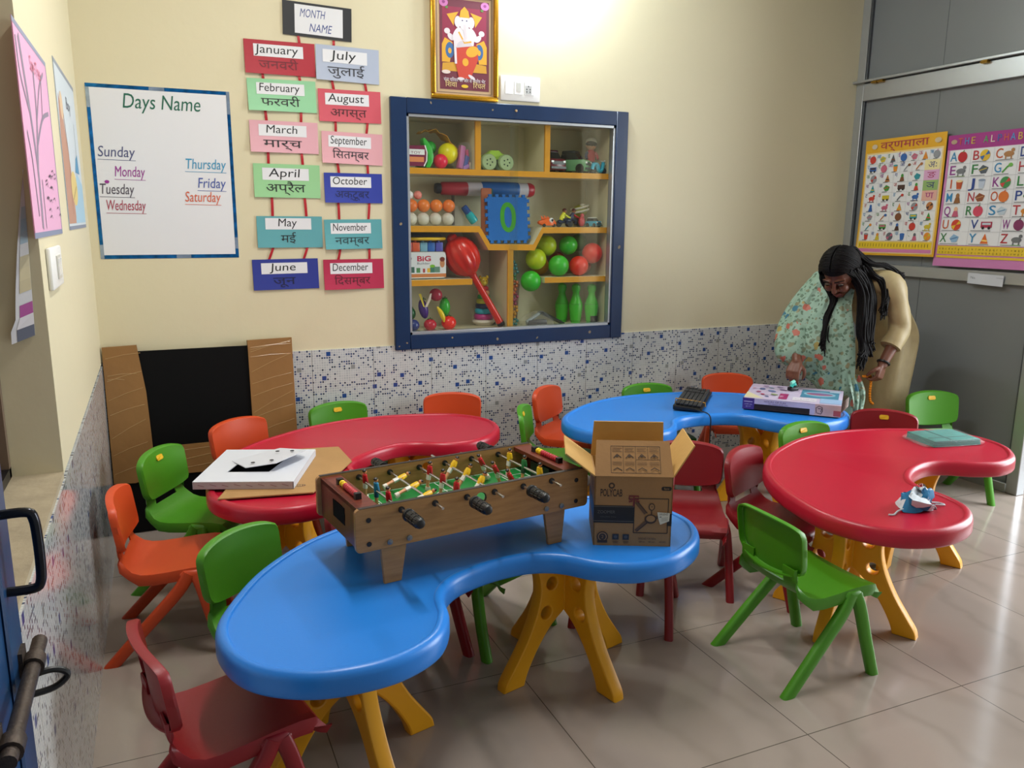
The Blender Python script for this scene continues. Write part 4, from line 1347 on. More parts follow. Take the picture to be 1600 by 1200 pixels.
# plastic bat in its packet, on pegs across the back
t = T_('toy_bat', 'red, white and blue toy bat lying across behind the number tile', 'toy bat', 1.905, .22, SH2 + .19, G2)
T90 = Matrix.Rotation(R(90), 4, 'Y')
f = MB(); f.lathe([(.026, -.27), (.033, -.262), (.035, -.20), (.037, -.13), (.034, -.122)], P('a8303a'), 20, T90); f.build('handle', t)
f = MB(); f.lathe([(.036, -.125), (.037, -.04)], P('c8c0c8'), 20, T90); f.lathe([(.038, .17), (.038, .225)], P('c8c4cc'), 20, T90); f.build('band', t)
f = MB(); f.lathe([(.037, -.045), (.040, -.03), (.040, .16), (.037, .175)], P('1f5aa0'), 20, T90); f.build('body', t)
f = MB(); f.lathe([(.038, .222), (.038, .245), (.030, .262), (0, .266)], P('b02a3c'), 20, T90); f.build('cap', t)
f = MB(); f.lathe([(0, -.30), (.024, -.298), (.028, -.285), (.026, -.27)], P('2a2626'), 16, T90); f.build('end_cap', t)
f = MB(); f.box((-.20, .0, -.11), (.012, .012, .155), P('4a3a2a')); f.box((.20, .0, -.11), (.012, .012, .155), P('c8c0b0')); f.build('stand', t)
# foam number tile standing in the trough
t = T_('foam_tile', 'blue foam puzzle tile with a green zero standing in the shelf trough', 'foam tile', 1.961, .07, 1.2495, G2)
S_ = .252
loop = []
nt_ = 6
def edge(ax):
    pts = []
    for k in range(nt_):
        for q, d in ((0.06, 0), (.30, 0), (.25, 1), (.75, 1), (.70, 0), (.94, 0)) if k % 1 == 0 else ():
            pts.append(((k + q) / nt_, d))
    return pts
hS = S_ / 2
for side in range(4):
    for u, d in edge(side):
        a = -hS + .012 + (S_ - .024) * u; dd = hS - .014 + .014 * d
        loop.append({0: (a, -dd), 1: (dd, a), 2: (-a, dd), 3: (-dd, -a)}[side])
me = plate([loop], .012, 0)
f = MB(); f.me(me, M('blue_foam', '1664b4', 0.85, bump=0.3, bscale=200), Matrix.Translation((0, 0, hS + .004)) @ Matrix.Rotation(R(90), 4, 'X'))
f.build('tile', t, rot=(R(-7), 0, 0))
ov = [(.045 * math.cos(a), .078 * _sgn(math.sin(a), .85)) for a in (2 * PI * k / 36 for k in range(36))]
ov2 = [(.021 * math.cos(a), .054 * _sgn(math.sin(a), .85)) for a in (2 * PI * k / 30 for k in range(30))]
f = MB(); f.me(plate([ov, ov2], .014, 0), M('green_foam', '3f9a1c', 0.85, bump=0.3, bscale=200), Matrix.Translation((0, 0, hS + .012)) @ Matrix.Rotation(R(90), 4, 'X'))
f.build('number', t, rot=(R(-7), 0, 0))
for k, (x, c) in enumerate(((1.826, 'a05a3a'), (1.842, '1f5a50'))):
    f = MB(); f.me(plate([rrect(-.028, -.12, .028, .12, .008)], .01, 0), P(c, .7), Matrix.Translation((0, 0, .122)) @ Matrix.Rotation(R(90), 4, 'X'))
    tag(f.build('foam_tile', None, (x + .03, .128 + k * .02, 1.2935), (0, R(0), 0)), ['brown', 'dark green'][k] + ' foam tile edge showing behind the blue number tile', 'foam tile', G2)
# middle shelf right: little toys
t = T_('toy_car', 'orange toy car with big eye and fins on the middle shelf', 'toy car', 2.200, .10, SH2 - .005, G2)
f = MB(); f.rings([[(x, -w, z), (x, w, z), (x, w * .9, z + h), (x, -w * .9, z + h)] for x, w, z, h in ((-.055, .012, .018, .012), (-.03, .024, .008, .03), (0, .028, .008, .04), (.025, .026, .008, .035), (.05, .012, .012, .014))], P('d05a20'), True); f.build('body', t, bevel=.003)
f = MB()
for x, h in ((-.035, .03), (-.018, .034), (0, .03)): f.add([(x, -.002, .04), (x + .02, -.002, .042), (x - .004, 0, .04 + h * .7), (x, .002, .04)], [(0, 1, 2), (1, 3, 2), (0, 2, 3)], P('d05a20'))
f.build('fin', t)
f = MB(); f.ball((.012, -.026, .036), .013, P('d8d8d4'), 12, (1, .5, 1)); f.ball((.015, -.032, .036), .007, P('1a2a3a'), 10, (1, .5, 1)); f.build('eye', t)
f = MB()
for x in (-.028, .03): wheel(f, x, -.02, .009, .009, .01, P('1a1a1c'), P('8a8a88'))
f.build('wheel', t)
def rider(label, x, y, col, band, bike):
    t = T_('toy_biker', label, 'toy figure', x, y, SH2 - .005, G2)
    f = MB(); wheel(f, -.03, 0, .018, .018, .010, P('141416'), P('3a3a3c')); wheel(f, .038, 0, .018, .018, .010, P('141416'), P('3a3a3c')); f.build('wheel', t)
    f = MB(); f.tube([(-.035, 0, .026), (0, 0, .032), (.03, 0, .036), (.045, 0, .03)], [.010, .013, .012, .006], P(bike), 10); f.build('bike', t)
    f = MB(); f.tube([(-.015, 0, .036), (-.008, 0, .055), (.002, 0, .076)], [.013, .014, .009], P(col), 10)
    f.tube([(0, -.012, .066), (.018, -.014, .054), (.034, -.01, .05)], .005, P(band), 8); f.tube([(-.01, -.012, .04), (.012, -.016, .036), (.008, -.015, .016)], .007, P('1c2640'), 8); f.build('body', t)
    f = MB(); f.ball((.004, 0, .086), .0115, P('9a6a48'), 10); f.build('head', t)
    f = MB(); f.ball((.003, 0, .0905), .0125, P('4a1418'), 10, (1, 1, .8)); f.build('helmet', t)
rider('toy biker in yellow and navy on the middle shelf', 2.305, .11, 'c8c832', 'b8c030', '1c2a44')
rider('toy biker in dark blue and red beside the yellow biker', 2.372, .13, '2a3050', 'b02030', '2a1820')
t = T_('toy_helmet', 'round olive and white striped toy lying on the middle shelf', 'toy', 2.458, .215, SH2, G2)
f = MB(); f.ball((0, 0, .082), .045, P('8a8a30'), 18, (1.1, .9, .8), (0, R(-20), 0)); f.build('shell', t)
f = MB()
for rr, dz in ((.047, .0), (.044, .02)): f.tube([(rr * 1.1 * math.cos(a), rr * .9 * math.sin(a), .082 + dz + .012 * math.cos(a)) for a in (2 * PI * k / 20 for k in range(21))], .006, P('c8c6bc'), 8)
f.ball((0, 0, .108), .03, P('c8c6bc'), 12, (1.2, .9, .35), (0, R(-20), 0)); f.build('stripe', t)
f = MB(); f.box((0, 0, .022), (.05, .05, .042), P('2a2030')); f.build('base', t, bevel=.006)
t = T_('toy_plush', 'small red toy slumped between bikers and striped toy', 'toy', 2.41, .10, SH2 - .005, G2)
f = MB(); f.ball((0, 0, .03), .02, P('a01a30'), 10, (1, .8, 1.4)); f.ball((.002, -.002, .062), .012, P('a82038'), 10); f.build('body', t)
toy_car('toy_car', 'small turquoise and white toy car at the right end of the middle shelf', 2.484, .10, SH2 - .0045, .07, .05, .055, '2a8aa8', 'c8c8c8', -65, G2)

# lower left shelf: brick set, mace
t = T_('brick_set', 'clear tub of building bricks with a printed white label', 'toy set', 1.503, .12, SH3, G3)
f = MB(); f.box((0, 0, .07), (.222, .10, .138), M('tub_white', 'b8b4ac', .3)); f.build('tub', t, bevel=.012)
f = MB(); k = 0
for x, c in ((-.085, 'a83a34'), (-.045, 'b85030'), (-.005, '6a96a8'), (.035, '2a5aa0'), (.078, '4a4a9a')):
    f.box((x, 0, .162), (.038, .08, .046), P(c)); f.lathe([(.009, .185), (.009, .194), (0, .194)], P(c), 10, Matrix.Translation((x, -.015, 0)))
f.build('brick', t, bevel=.003)
f = MB(); f.shape(rrect(-.108, .006, .108, .136, .02), PAPER); f.text('BiG', -.01, .092, .036, P('a81e3c'), .075, bold=.03); f.text('Builder', -.012, .075, .016, P('4a4a52'), .07)
f.rect(-.108, .01, .108, .028, P('b06a3a'))
for x, c, w in ((-.075, '3a5a50', .03), (-.04, '4a7a4a', .02), (-.01, '9a3a3a', .012), (.015, 'c8a030', .016), (.035, '3a6a5a', .024), (.06, '5a7a6a', .03)): f.rect(x - w / 2, .034, x + w / 2, .034 + .014 + .5 * w, P(c))
f.ell(.035, .066, .014, .008, P('6aa02a')); f.ell(.088, .08, .013, .022, P('b07850')); f.ell(.088, .10, .014, .012, P('6a2a1c')); f.ell(-.085, .105, .011, .01, P('5a3a2a'))
for q in range(len(f.v)): p = f.v[q]; f.v[q] = Vector((p.x, -.051 - p.z, p.y))
f.build('label', t)
t = T_('toy_ring', 'black and yellow plastic hoop lying on top of the brick set', 'hoop', 1.517, .13, SH3 + .1945, G3)
f = MB(); f.tube([(.105 * math.cos(a), .07 * math.sin(a), .008 ) for a in (2 * PI * k / 28 for k in range(29))], .008, P('c8a418'), 10); f.build('rim', t)
f = MB(); f.lathe([(0, .010), (.085, .010), (.098, .02), (.08, .036), (.0, .040)], P('26262a'), 24, Matrix.Diagonal((1, .66, .9, 1))); f.build('dish', t)
t = T_('toy_mace', 'big red ribbed toy mace standing on its handle, leaning left', 'toy mace', 1.938, .072, BOT + .0105, G3)
ax = Vector((-.205, 0.040, .36)).normalized()
Tm = Matrix.Translation((-.020, 0, .012)) @ ax.to_track_quat('Z', 'Y').to_matrix().to_4x4() @ Matrix.Diagonal((1, 1, 1.062, 1))
REDM = M('glossy_red_plastic', 'cc2412', .22)
f = MB()
NN = 60
prof = [(.02, .285), (.046, .30), (.072, .325), (.086, .36), (.090, .395), (.083, .43), (.064, .462), (.042, .478), (.03, .484), (.026, .50), (.010, .51)]
f.rings([[Tm @ Vector((r * (1 + .045 * math.cos(12 * a) * min(1, r / .06)) * math.cos(a), r * (1 + .045 * math.cos(12 * a) * min(1, r / .06)) * math.sin(a), z)) for a in (2 * PI * k / NN for k in range(NN))] for z, r in [(z, r) for r, z in prof]], REDM, True); f.build('head', t)
f = MB(); f.lathe([(.017, .0), (.0205, .01), (.019, .05), (.017, .27), (.022, .285), (.034, .292), (.034, .300), (.02, .306)], REDM, 22, Tm); f.build('handle', t)
f = MB(); f.lathe([(.0, -.014), (.019, -.012), (.0215, .0), (.018, .012)], P('1c1412'), 18, Tm); f.build('end_cap', t)
# stacking rings with bear
t = T_('stacking_rings', 'stacking ring tower with a yellow bear head on top', 'stacking toy', 1.877, .215, BOT, G3); t.scale = (.76, .76, .97)
f = MB(); f.lathe([(0, .0), (.06, .0), (.085, .02), (.08, .032), (.02, .036)], P('c8c0b8'), 28); f.build('base', t)
for r, z, c in ((.072, .048, 'a83078'), (.066, .080, '2a90a8'), (.060, .108, '26244a'), (.055, .134, 'a8a828'), (.047, .158, '1f8a2f'), (.042, .181, 'c08a6a'), (.036, .203, 'a82428')):
    f = MB(); f.tube([((r - .016) * math.cos(a), (r - .016) * math.sin(a), z) for a in (2 * PI * k / 26 for k in range(27))], .0165, P(c, .3), 10, flat=1.0); f.build('ring', t)
f = MB(); f.ball((0, 0, .243), .030, P('c8a818', .3), 16, (1.05, .9, .95)); f.ball((-.027, 0, .268), .011, P('c8a818', .3), 10); f.ball((.027, 0, .268), .011, P('c8a818', .3), 10); f.ball((0, -.026, .236), .012, P('d8c040', .3), 10); f.ball((-.010, -.027, .25), .003, P('1a1410'), 6); f.ball((.010, -.027, .25), .003, P('1a1410'), 6); f.build('bear_head', t)
# toy fruit in a net
def fruit(name, label, x, y, z, r, col, sc=(1, 1, 1), rot=None, leaf=True):
    t = T_(name, label, 'toy fruit', x, y, z, 'toy fruit in the bottom left of the cabinet')
    f = MB(); f.ball((0, 0, r * sc[2]), r, P(col, .25), 16, sc, rot); f.build('flesh', t)
    if leaf:
        f = MB(); top = Vector((0, 0, r * sc[2] * 2)); f.tube([top + Vector((0, 0, -.004)), top + Vector((.002, 0, .008))], .003, P('3a5a20'), 6)
        for k in range(4): a = k * PI / 2 + .4; f.add([top, top + Vector((math.cos(a) * .014 - math.sin(a) * .004, math.sin(a) * .014 + math.cos(a) * .004, .001)), top + Vector((math.cos(a) * .02, math.sin(a) * .02, -.004)), top + Vector((math.cos(a) * .014 + math.sin(a) * .004, math.sin(a) * .014 - math.cos(a) * .004, .001))], [(0, 1, 2, 3)], P('2f6a22'))
        f.build('stem', t)
fruit('toy_tomato', 'bright red toy tomato at the bottom of the cabinet', 1.634, .10, BOT, .040, 'd02418', (1, 1, .92))
fruit('toy_tomato', 'darker red boxy toy fruit left of the bright tomato', 1.532, .10, BOT, .034, 'a81e30', (1, 1, .9))
fruit('toy_capsicum', 'green toy capsicum above the red tomato', 1.630, .15, BOT + .065, .036, '2f9a28', (.8, .8, 1.35), None)
fruit('toy_aubergine', 'purple toy aubergine above the boxy red fruit', 1.512, .15, BOT + .055, .033, '48287a', (.75, .75, 1.6), (0, R(-12), 0))
fruit('toy_strawberry', 'red toy strawberry on top of the toy fruit heap', 1.585, .16, BOT + .146, .033, 'a82a40', (1.1, .8, 1.0), (0, R(35), 0), False)
f = MB(); bp_ = spline([(1.563, .075, BOT + .125), (1.578, .07, BOT + .10), (1.592, .068, BOT + .07), (1.598, .07, BOT + .045)], 5); n = len(bp_)
f.tube(bp_, [.003 + .010 * math.sin(PI * (k + .6) / n) for k in range(n)], P('d0b018', .3), 10); tag(f.build('toy_banana'), 'yellow toy banana in front of the green capsicum', 'toy fruit', 'toy fruit in the bottom left of the cabinet')
f = MB(); f.ball((0, 0, .03), .032, P('26306a', .3), 12, (1, 1, .95)); tag(f.build('toy_berry', None, (1.445, .11, BOT)), 'dark blue round toy at the left end of the cabinet bottom', 'toy fruit', 'toy fruit in the bottom left of the cabinet')
fruit('toy_pear', 'dark green toy pear behind the dark blue toy', 1.448, .17, BOT + .05, .028, '1f5a2a', (1, .9, 1.2))
f = MB(); f.add([(1.478, .12, BOT + .19), (1.50, .11, BOT + .125), (1.508, .11, BOT + .12), (1.492, .12, BOT + .19)], [(0, 1, 2, 3)], P('c8b030')); f.add([(1.512, .12, BOT + .122), (1.54, .12, BOT + .19), (1.55, .125, BOT + .19), (1.545, .125, BOT + .16), (1.522, .12, BOT + .12)], [(0, 1, 2, 3, 4)], P('c8b8a8'))
o = f.build('card_tag', None, solid=.0015); tag(o, 'pale folded card sticking up above the purple aubergine', 'card', G3)

# right: balls in a net above the lower right shelf
NB = 'coloured balls on the lower right shelf'
for lb, x, y, z, r, c in (('yellow-green ball, upper left of the heap under the shelf kink', 2.222, .15, 1.236, .056, '9aa818'), ('yellow-green ball in the row just above the hanging green ball', 2.140, .11, 1.166, .057, 'a2b418'), ('green ball hanging below the others past the shelf end', 2.099, .085, 1.050, .056, '2fa028'),
        ('green ball in the front middle of the ball heap', 2.266, .085, 1.0735 + .057, .057, '35a02c'), ('green ball in the top middle of the ball heap', 2.346, .13, 1.238, .052, '2f9a28'), ('dull green ball at the back under the shelf', 2.442, .19, 1.251, .048, '3a7020'),
        ('red ball in the front row of the ball heap', 2.393, .09, 1.0735 + .054, .054, 'c82418'), ('red ball at the right end of the ball heap', 2.481, .10, 1.195, .057, 'cc2820'), ('dark red ball behind the front red ball', 2.316, .205, 1.155, .046, 'a01c18'), ('dark red ball low at the right end of the shelf', 2.470, .19, 1.0735 + .052, .052, '8a1a28'), ('orange-yellow ball low at the back of the heap', 2.208, .2, 1.0735 + .050, .050, 'b07818'),):
    ball(lb, x, y, z, r, c, NB)
def pin(label, x, y):
    t = T_('skittle', label, 'skittle', x, y, BOT, 'green skittles')
    f = MB(); f.lathe([(0, 0), (.030, .0), (.034, .01), (.040, .06), (.0455, .105), (.043, .13), (.030, .165), (.0225, .185), (.0215, .205), (.027, .215), (.030, .232), (.026, .25), (.013, .26), (0, .262)], P('38a428', .3), 24, Matrix.Diagonal((.86, .86, .84, 1))); f.build('body', t)
    f = MB(); f.tube([(.0297 * math.cos(a), .0297 * math.sin(a), .012) for a in (2 * PI * k / 24 for k in range(25))], .002, P('226a1c'), 6); f.tube([(.0375 * math.cos(a), .0375 * math.sin(a), .107) for a in (2 * PI * k / 24 for k in range(25))], .0015, P('2a7a20'), 6); f.build('seam', t)
    return t
t = pin('green skittle nearest the right side with a dark patch at its foot', 2.480, .09)
f = MB(); f.box((0, -.0318, .022), (.042, .006, .04), P('14140f')); f.build('foot_patch', t)
pin('green skittle in the middle of the three', 2.402, .13)
pin('green skittle furthest left, partly hidden by the middle one', 2.345, .19)
# hanging string of small toys and a dark roof-like toy
t = T_('toy_garland', 'column of small plastic shapes hanging in a packet beside the yellow divider', 'toy packet', 2.008, .13, BOT, G4)
f = MB(); random_cols = ('1f6a70', '1f6a70', '2a7a3a', 'c8602a', 'c8602a', '8a1a4a', '8a1a4a', 'b07818', 'b07818', '1f6a70')
for k, c in enumerate(random_cols):
    z = .33 - k * .034
    for q in range(5):
        a = 2 * PI * q / 5 + k
        f.ball((.016 * math.cos(a) + .012 * (k % 2), -.01, z + .016 * math.sin(a)), .0095, P(c, .3), 8)
f.build('shapes', t)
f = MB(); f.box((.045, .07, .12), (.045, .01, .20), M('packet_print', '8a6a5a', .35, var=.3, vscale=60), (0, R(4), 0)); f.build('card', t)
t = T_('toy_tent', 'dark grey roof-shaped toy wrapped in clear plastic at the cabinet bottom', 'toy', 2.186, .095, BOT, G4)
f = MB(); f.tube([(.118, 0, .003), (-.012, 0, .068), (-.03, 0, .066)], [.010, .010, .010], P('2c3034', .3), 8, flat=2.2, side=(0, 1, 0)); f.tube([(-.03, 0, .064), (-.105, 0, .02)], .008, P('8a9298', .25), 8, flat=2.0, side=(0, 1, 0)); f.build('frame', t)
f = MB(); f.box((-.045, 0, .016), (.11, .05, .03), P('2a2226')); f.build('body', t, bevel=.006)
f = MB(); f.rings([[(x * s - .03, y * s, z) for x, y in ((-.1, -.045), (.07, -.045), (.07, .045), (-.1, .045))] for z, s in ((.002, 1), (.03, .98), (.06, .6), (.08, .25))], film_mat('clear_film', 'e8e8ea', .10), False); f.build('wrapper', t)

# ================================================================== THINGS ON THE TABLES
TT = .4742          # table surface inside the raised rim
WOODY = wood_mat('pale_wood_laminate', 'b08450', '94693c', 3.0, (3, 30, 30))
WOODR = wood_mat('reddish_wood_laminate', '7a3626', '5a2418', 3.0, (3, 26, 3))
PITCH = M('green_pitch', '15803a', .35, var=.12, vscale=9)
CHRM = M('chrome_rod', 'c8c8c8', .18, .95)
# ---- table football game
g = thing('table_football', 'wooden table football game standing on the front blue table', 'game', (.97, -1.853, TT), R(7.56))
L_, D_ = .698, .309
Z0, Z1 = .101, .214
def panel(sy):
    f = MB()
    lp = rrect(-L_ / 2, Z0, L_ / 2, Z1, .012)
    xs = .0 if sy < 0 else -.018
    me = plate([lp, circle(xs, Z0 + .082 if sy < 0 else Z0 + .088, .017)], .012, .001)
    f.me(me, WOODY, Matrix.Translation((0, sy * (D_ / 2 - .006), 0)) @ Matrix.Rotation(R(90), 4, 'X'))
    o = f.build('side_panel', g)
    f = MB()
    y = sy * (D_ / 2)
    f.tube([(xs + .0185 * math.cos(a), y - sy * .0055, Z0 + (.082 if sy < 0 else .088) + .0185 * math.sin(a)) for a in (2 * PI * k / 24 for k in range(25))], .0035, BLACK, 8)
    f.build('ball_hole_ring', o)
    if sy < 0:
        f = MB()
        for x in (-.261, -.208, .207, .258):
            f = MB(); f.lathe([(.0, .0), (.0075, .0), (.0075, .004), (.0, .0055)], M('grey_bolt', '7c8082', .35, .6), 8, Matrix.Translation((x, y, Z0 + .0155)) @ Matrix.Rotation(R(90), 4, 'X')); f.build('bolt', o)
        for x in (-.315, .308):
            for z in (.02, .082):
                f = MB(); f.lathe([(0, 0), (.0065, 0), (.0065, .0015), (0, .002)], BLACK, 10, Matrix.Translation((x, y, Z0 + z)) @ Matrix.Rotation(R(90), 4, 'X')); f.build('screw', o)
    f = MB(); f.box((0, sy * (D_ / 2 - .006), Z1 + .0005), (L_ - .02, .0125, .0012), M('dark_edging', '2e2622', .4)); f.build('edging', o)
for sy in (-1, 1): panel(sy)
for sx in (-1, 1):
    f = MB(); x = sx * (L_ / 2 - .006 - .012)
    me = plate([rrect(-D_ / 2 + .012, Z0, D_ / 2 - .012, Z1 - .004, .002), rrect(-.045, Z0 + .035, .045, Z0 + .082, .02)], .012, .001)
    f.me(me, WOODR, Matrix.Translation((x, 0, 0)) @ Matrix.Rotation(R(90), 4, 'Z') @ Matrix.Rotation(R(90), 4, 'X'))
    # the sloping top board inside the end panel
    f.box((sx * (L_ / 2 - .040), 0, Z1 - .010), (.056, D_ - .024, .012), WOODR)
    o = f.build('end_panel', g)
    f = MB(); f.box((sx * (L_ / 2 - .062), 0, Z0 + .064), (.006, .10, .05), BLACK); f.box((sx * (L_ / 2 - .014), 0, Z0 + .058), (.006, .088, .046), M('deep_black', '040405', .8, spec=.1)); f.build('goal', o)
    # bead counter
    sc_ = MB(); xx = sx * (L_ / 2 - .040)
    o2 = bpy.data.objects.new('score_counter', None); COL.objects.link(o2); o2.parent = g
    f = MB(); f.tube([(xx, -.062, Z1 + .004), (xx, .062, Z1 + .004)], .002, CHRM, 8)
    for y in (-.066, .066): f.box((xx, y, Z1 + .004), (.016, .014, .016), BLACK)
    f.build('counter_rod', o2)
    for k in range(10):
        y = -.054 + .0105 * k + (.005 if k == 9 else 0)
        f = MB(); f.tube([(xx, y - .0048, Z1 + .0045), (xx, y - .003, Z1 + .0045), (xx, y + .003, Z1 + .0045), (xx, y + .0048, Z1 + .0045)], [.007, .0085, .0085, .007], P('a01e2c' if k < 8 else 'd8b010', .35), 10); f.build('counter_bead', o2)
f = MB(); f.box((0, 0, Z0 + .038), (L_ - .06, D_ - .024, .006), PITCH); f.zz = Z0 + .0412
wl = C('d4dcd4')
f.step = .0001
px = L_ / 2 - .068
f.frame(-px, -.135, px, .135, .003, wl); f.line([(0, -.135), (0, .135)], .003, wl); f.line([(.055 * math.cos(a), .055 * math.sin(a)) for a in (2 * PI * k / 32 for k in range(33))], .003, wl)
for s in (-1, 1):
    f.line([(s * px, -.08), (s * (px - .08), -.08), (s * (px - .08), .08), (s * px, .08)], .003, wl); f.line([(s * px, -.045), (s * (px - .04), -.045), (s * (px - .04), .045), (s * px, .045)], .003, wl)
    f.line([(s * (px - .08) - s * .025 * math.sin(a), .04 * math.cos(a)) for a in (PI * k / 12 for k in range(13))], .003, wl)
f.build('pitch', g)
for sx in (-1, 1):
    for sy in (-1, 1):
        f = MB()
        lp = [(-.026, 0), (.020, 0), (.036, .101), (.036, .118), (-.036, .118), (-.034, .101)] if sx < 0 else [(-.020, 0), (.024, 0), (.034, .101), (.034, .118), (-.036, .118), (-.036, .101)]
        f.me(plate([lp], .012, .001), WOODY, Matrix.Translation((sx * .246, sy * (D_ / 2 - .018), 0)) @ Matrix.Rotation(R(90), 4, 'X'))
        f.build('leg', g)
RZ = Z0 + .094
def player(f, shirt, short, y, ang, keeper=False):
    T = Matrix.Translation((0, y, 0)) @ Matrix.Rotation(ang, 4, 'Y')
    def e(c, r, m, sc): f.ball(T @ Vector(c), r, m, 8, sc, (0, ang, 0))
    q = 1.0
    f.rings([[T @ Vector((rx * math.cos(a), ry * math.sin(a), z)) for a in (2 * PI * k / 10 for k in range(10))] for z, rx, ry in ((.022, .003, .004), (.021, .006, .010), (.010, .0065, .010), (-.004, .0055, .008))], P(shirt, .35), True)
    f.rings([[T @ Vector((rx * math.cos(a), ry * math.sin(a), z)) for a in (2 * PI * k / 10 for k in range(10))] for z, rx, ry in ((-.003, .0058, .0085), (-.018, .0062, .009))], P(short, .35), True)
    f.rings([[T @ Vector((rx * math.cos(a) + dx, ry * math.sin(a), z)) for a in (2 * PI * k / 10 for k in range(10))] for z, rx, ry, dx in ((-.017, .005, .007, 0), (-.034, .0042, .0055, 0), (-.040, .005, .0065, .001))], P('c89068', .4), True)
    f.rings([[T @ Vector((rx * math.cos(a) + dx, ry * math.sin(a), z)) for a in (2 * PI * k / 10 for k in range(10))] for z, rx, ry, dx in ((-.039, .007, .0075, .002), (-.048, .0085, .0085, .003), (-.050, .008, .008, .003))], P('d0ccc0', .4), True)
    f.ball(T @ Vector((0, 0, .029)), .0062, P('c08058', .4), 10)
    f.ball(T @ Vector((-.001, 0, .0315)), .0064, P('1a1412', .4), 10, (1, 1, .75))
    for s in (-1, 1):
        f.tube([T @ Vector((0, s * .009, .018)), T @ Vector((.001, s * .013, .008)), T @ Vector((.004, s * .010, .001))], [.0035, .003, .0025], P(shirt, .35), 6)
YP, RP = 'd8a818', 'b01c26'
RODS = [(-.228, RP, 'c8c8c0', 0.0, 'f', {1: ('2a80a8', '1a4a6a')}), (-.135, YP, 'c8c8c0', 1.25, 'r', {}), (-.043, RP, 'c8c8c0', .15, 'f', {}), (.040, YP, 'c8c8c0', .62, '', {}), (.130, RP, 'c8c8c0', -.35, 'f', {}), (.223, YP, 'c8c8c0', .12, 'r', {1: ('1f6a3a', '1a3a2a')})]
for k, (x, sh, so, ang, hd, kp) in enumerate(RODS):
    f = MB()
    y0, y1 = -D_ / 2 - (.052 if hd == 'f' else .046), D_ / 2 + (.075 if hd != 'f' else .055)
    if hd == 'f': y0 = -D_ / 2 - .11
    f.tube([(0, y0, 0), (0, y1, 0)], .0038, CHRM, 10)
    rod = f.build('rod', g, (x, 0, RZ))
    for s in (-1, 1):
        f = MB(); f.tube([(0, s * (D_ / 2 - .0065) - .010, 0), (0, s * (D_ / 2 - .0065) + .010, 0)], .0085, BLACK, 12)
        f.build('bushing', rod)
    if hd:
        s = -1 if hd == 'f' else 1
        b0 = D_ / 2 + (.040 if s < 0 else .030)
        f = MB()
        yy = [s * (b0 + d) for d in (0, .002, .010, .012, .016, .070, .076, .079)]
        f.tube([(0, y, 0) for y in yy], [.009, .0165, .0165, .013, .0145, .0135, .011, .005], BLACK, 16)
        for q in range(8):
            a = 2 * PI * q / 8
            f.tube([(.0138 * math.cos(a), s * (b0 + .016), .0138 * math.sin(a)), (.0132 * math.cos(a), s * (b0 + .068), .0132 * math.sin(a))], .0017, BLACK, 6)
        for d in (.032, .050): f.tube([(0, s * (b0 + d), 0), (0, s * (b0 + d + .003), 0)], .0152, BLACK, 16)
        f.build('handle', rod)
    for q, y in enumerate((.083, 0.0, -.083)):
        f = MB(); shirt, short = kp.get(q, (sh, so))
        player(f, shirt, short, y + (.012 if k in (0, 3) else -.008), ang)
        f.build('player', rod)

# ---- open carton with printed sides
CARD = M('brown_cardboard', '9a7448', .75, bump=.15, bscale=90, var=.06, vscale=8)
CARDI = M('inner_cardboard', 'c29a58', .75, bump=.12, bscale=90, var=.06, vscale=8)
bx = thing('carton', 'open brown cardboard fan carton standing on the front blue table', 'box', (1.472, -1.968, TT), R(-25.78))
BW, BD, BH = .219, .205, .205
def wall_(x0, y0, x1, y1, nm='wall', prints=None):
    f = MB()
    l = math.hypot(x1 - x0, y1 - y0)
    f.box((l / 2, BH / 2, -.002), (l, BH, .004), CARD)
    f.box((l / 2, BH / 2, -.0042), (l - .004, BH, .0006), CARDI)
    f.zz = .0003
    if prints: prints(f, l)
    return f.build(nm, bx, (x0, y0, 0), (R(90), 0, math.atan2(y1 - y0, x1 - x0)))
BRN = C('3a2a1e'); BK = C('141210'); DBR = C('5a4028'); MAR = C('6a1f22'); TAN = C('9a7448')
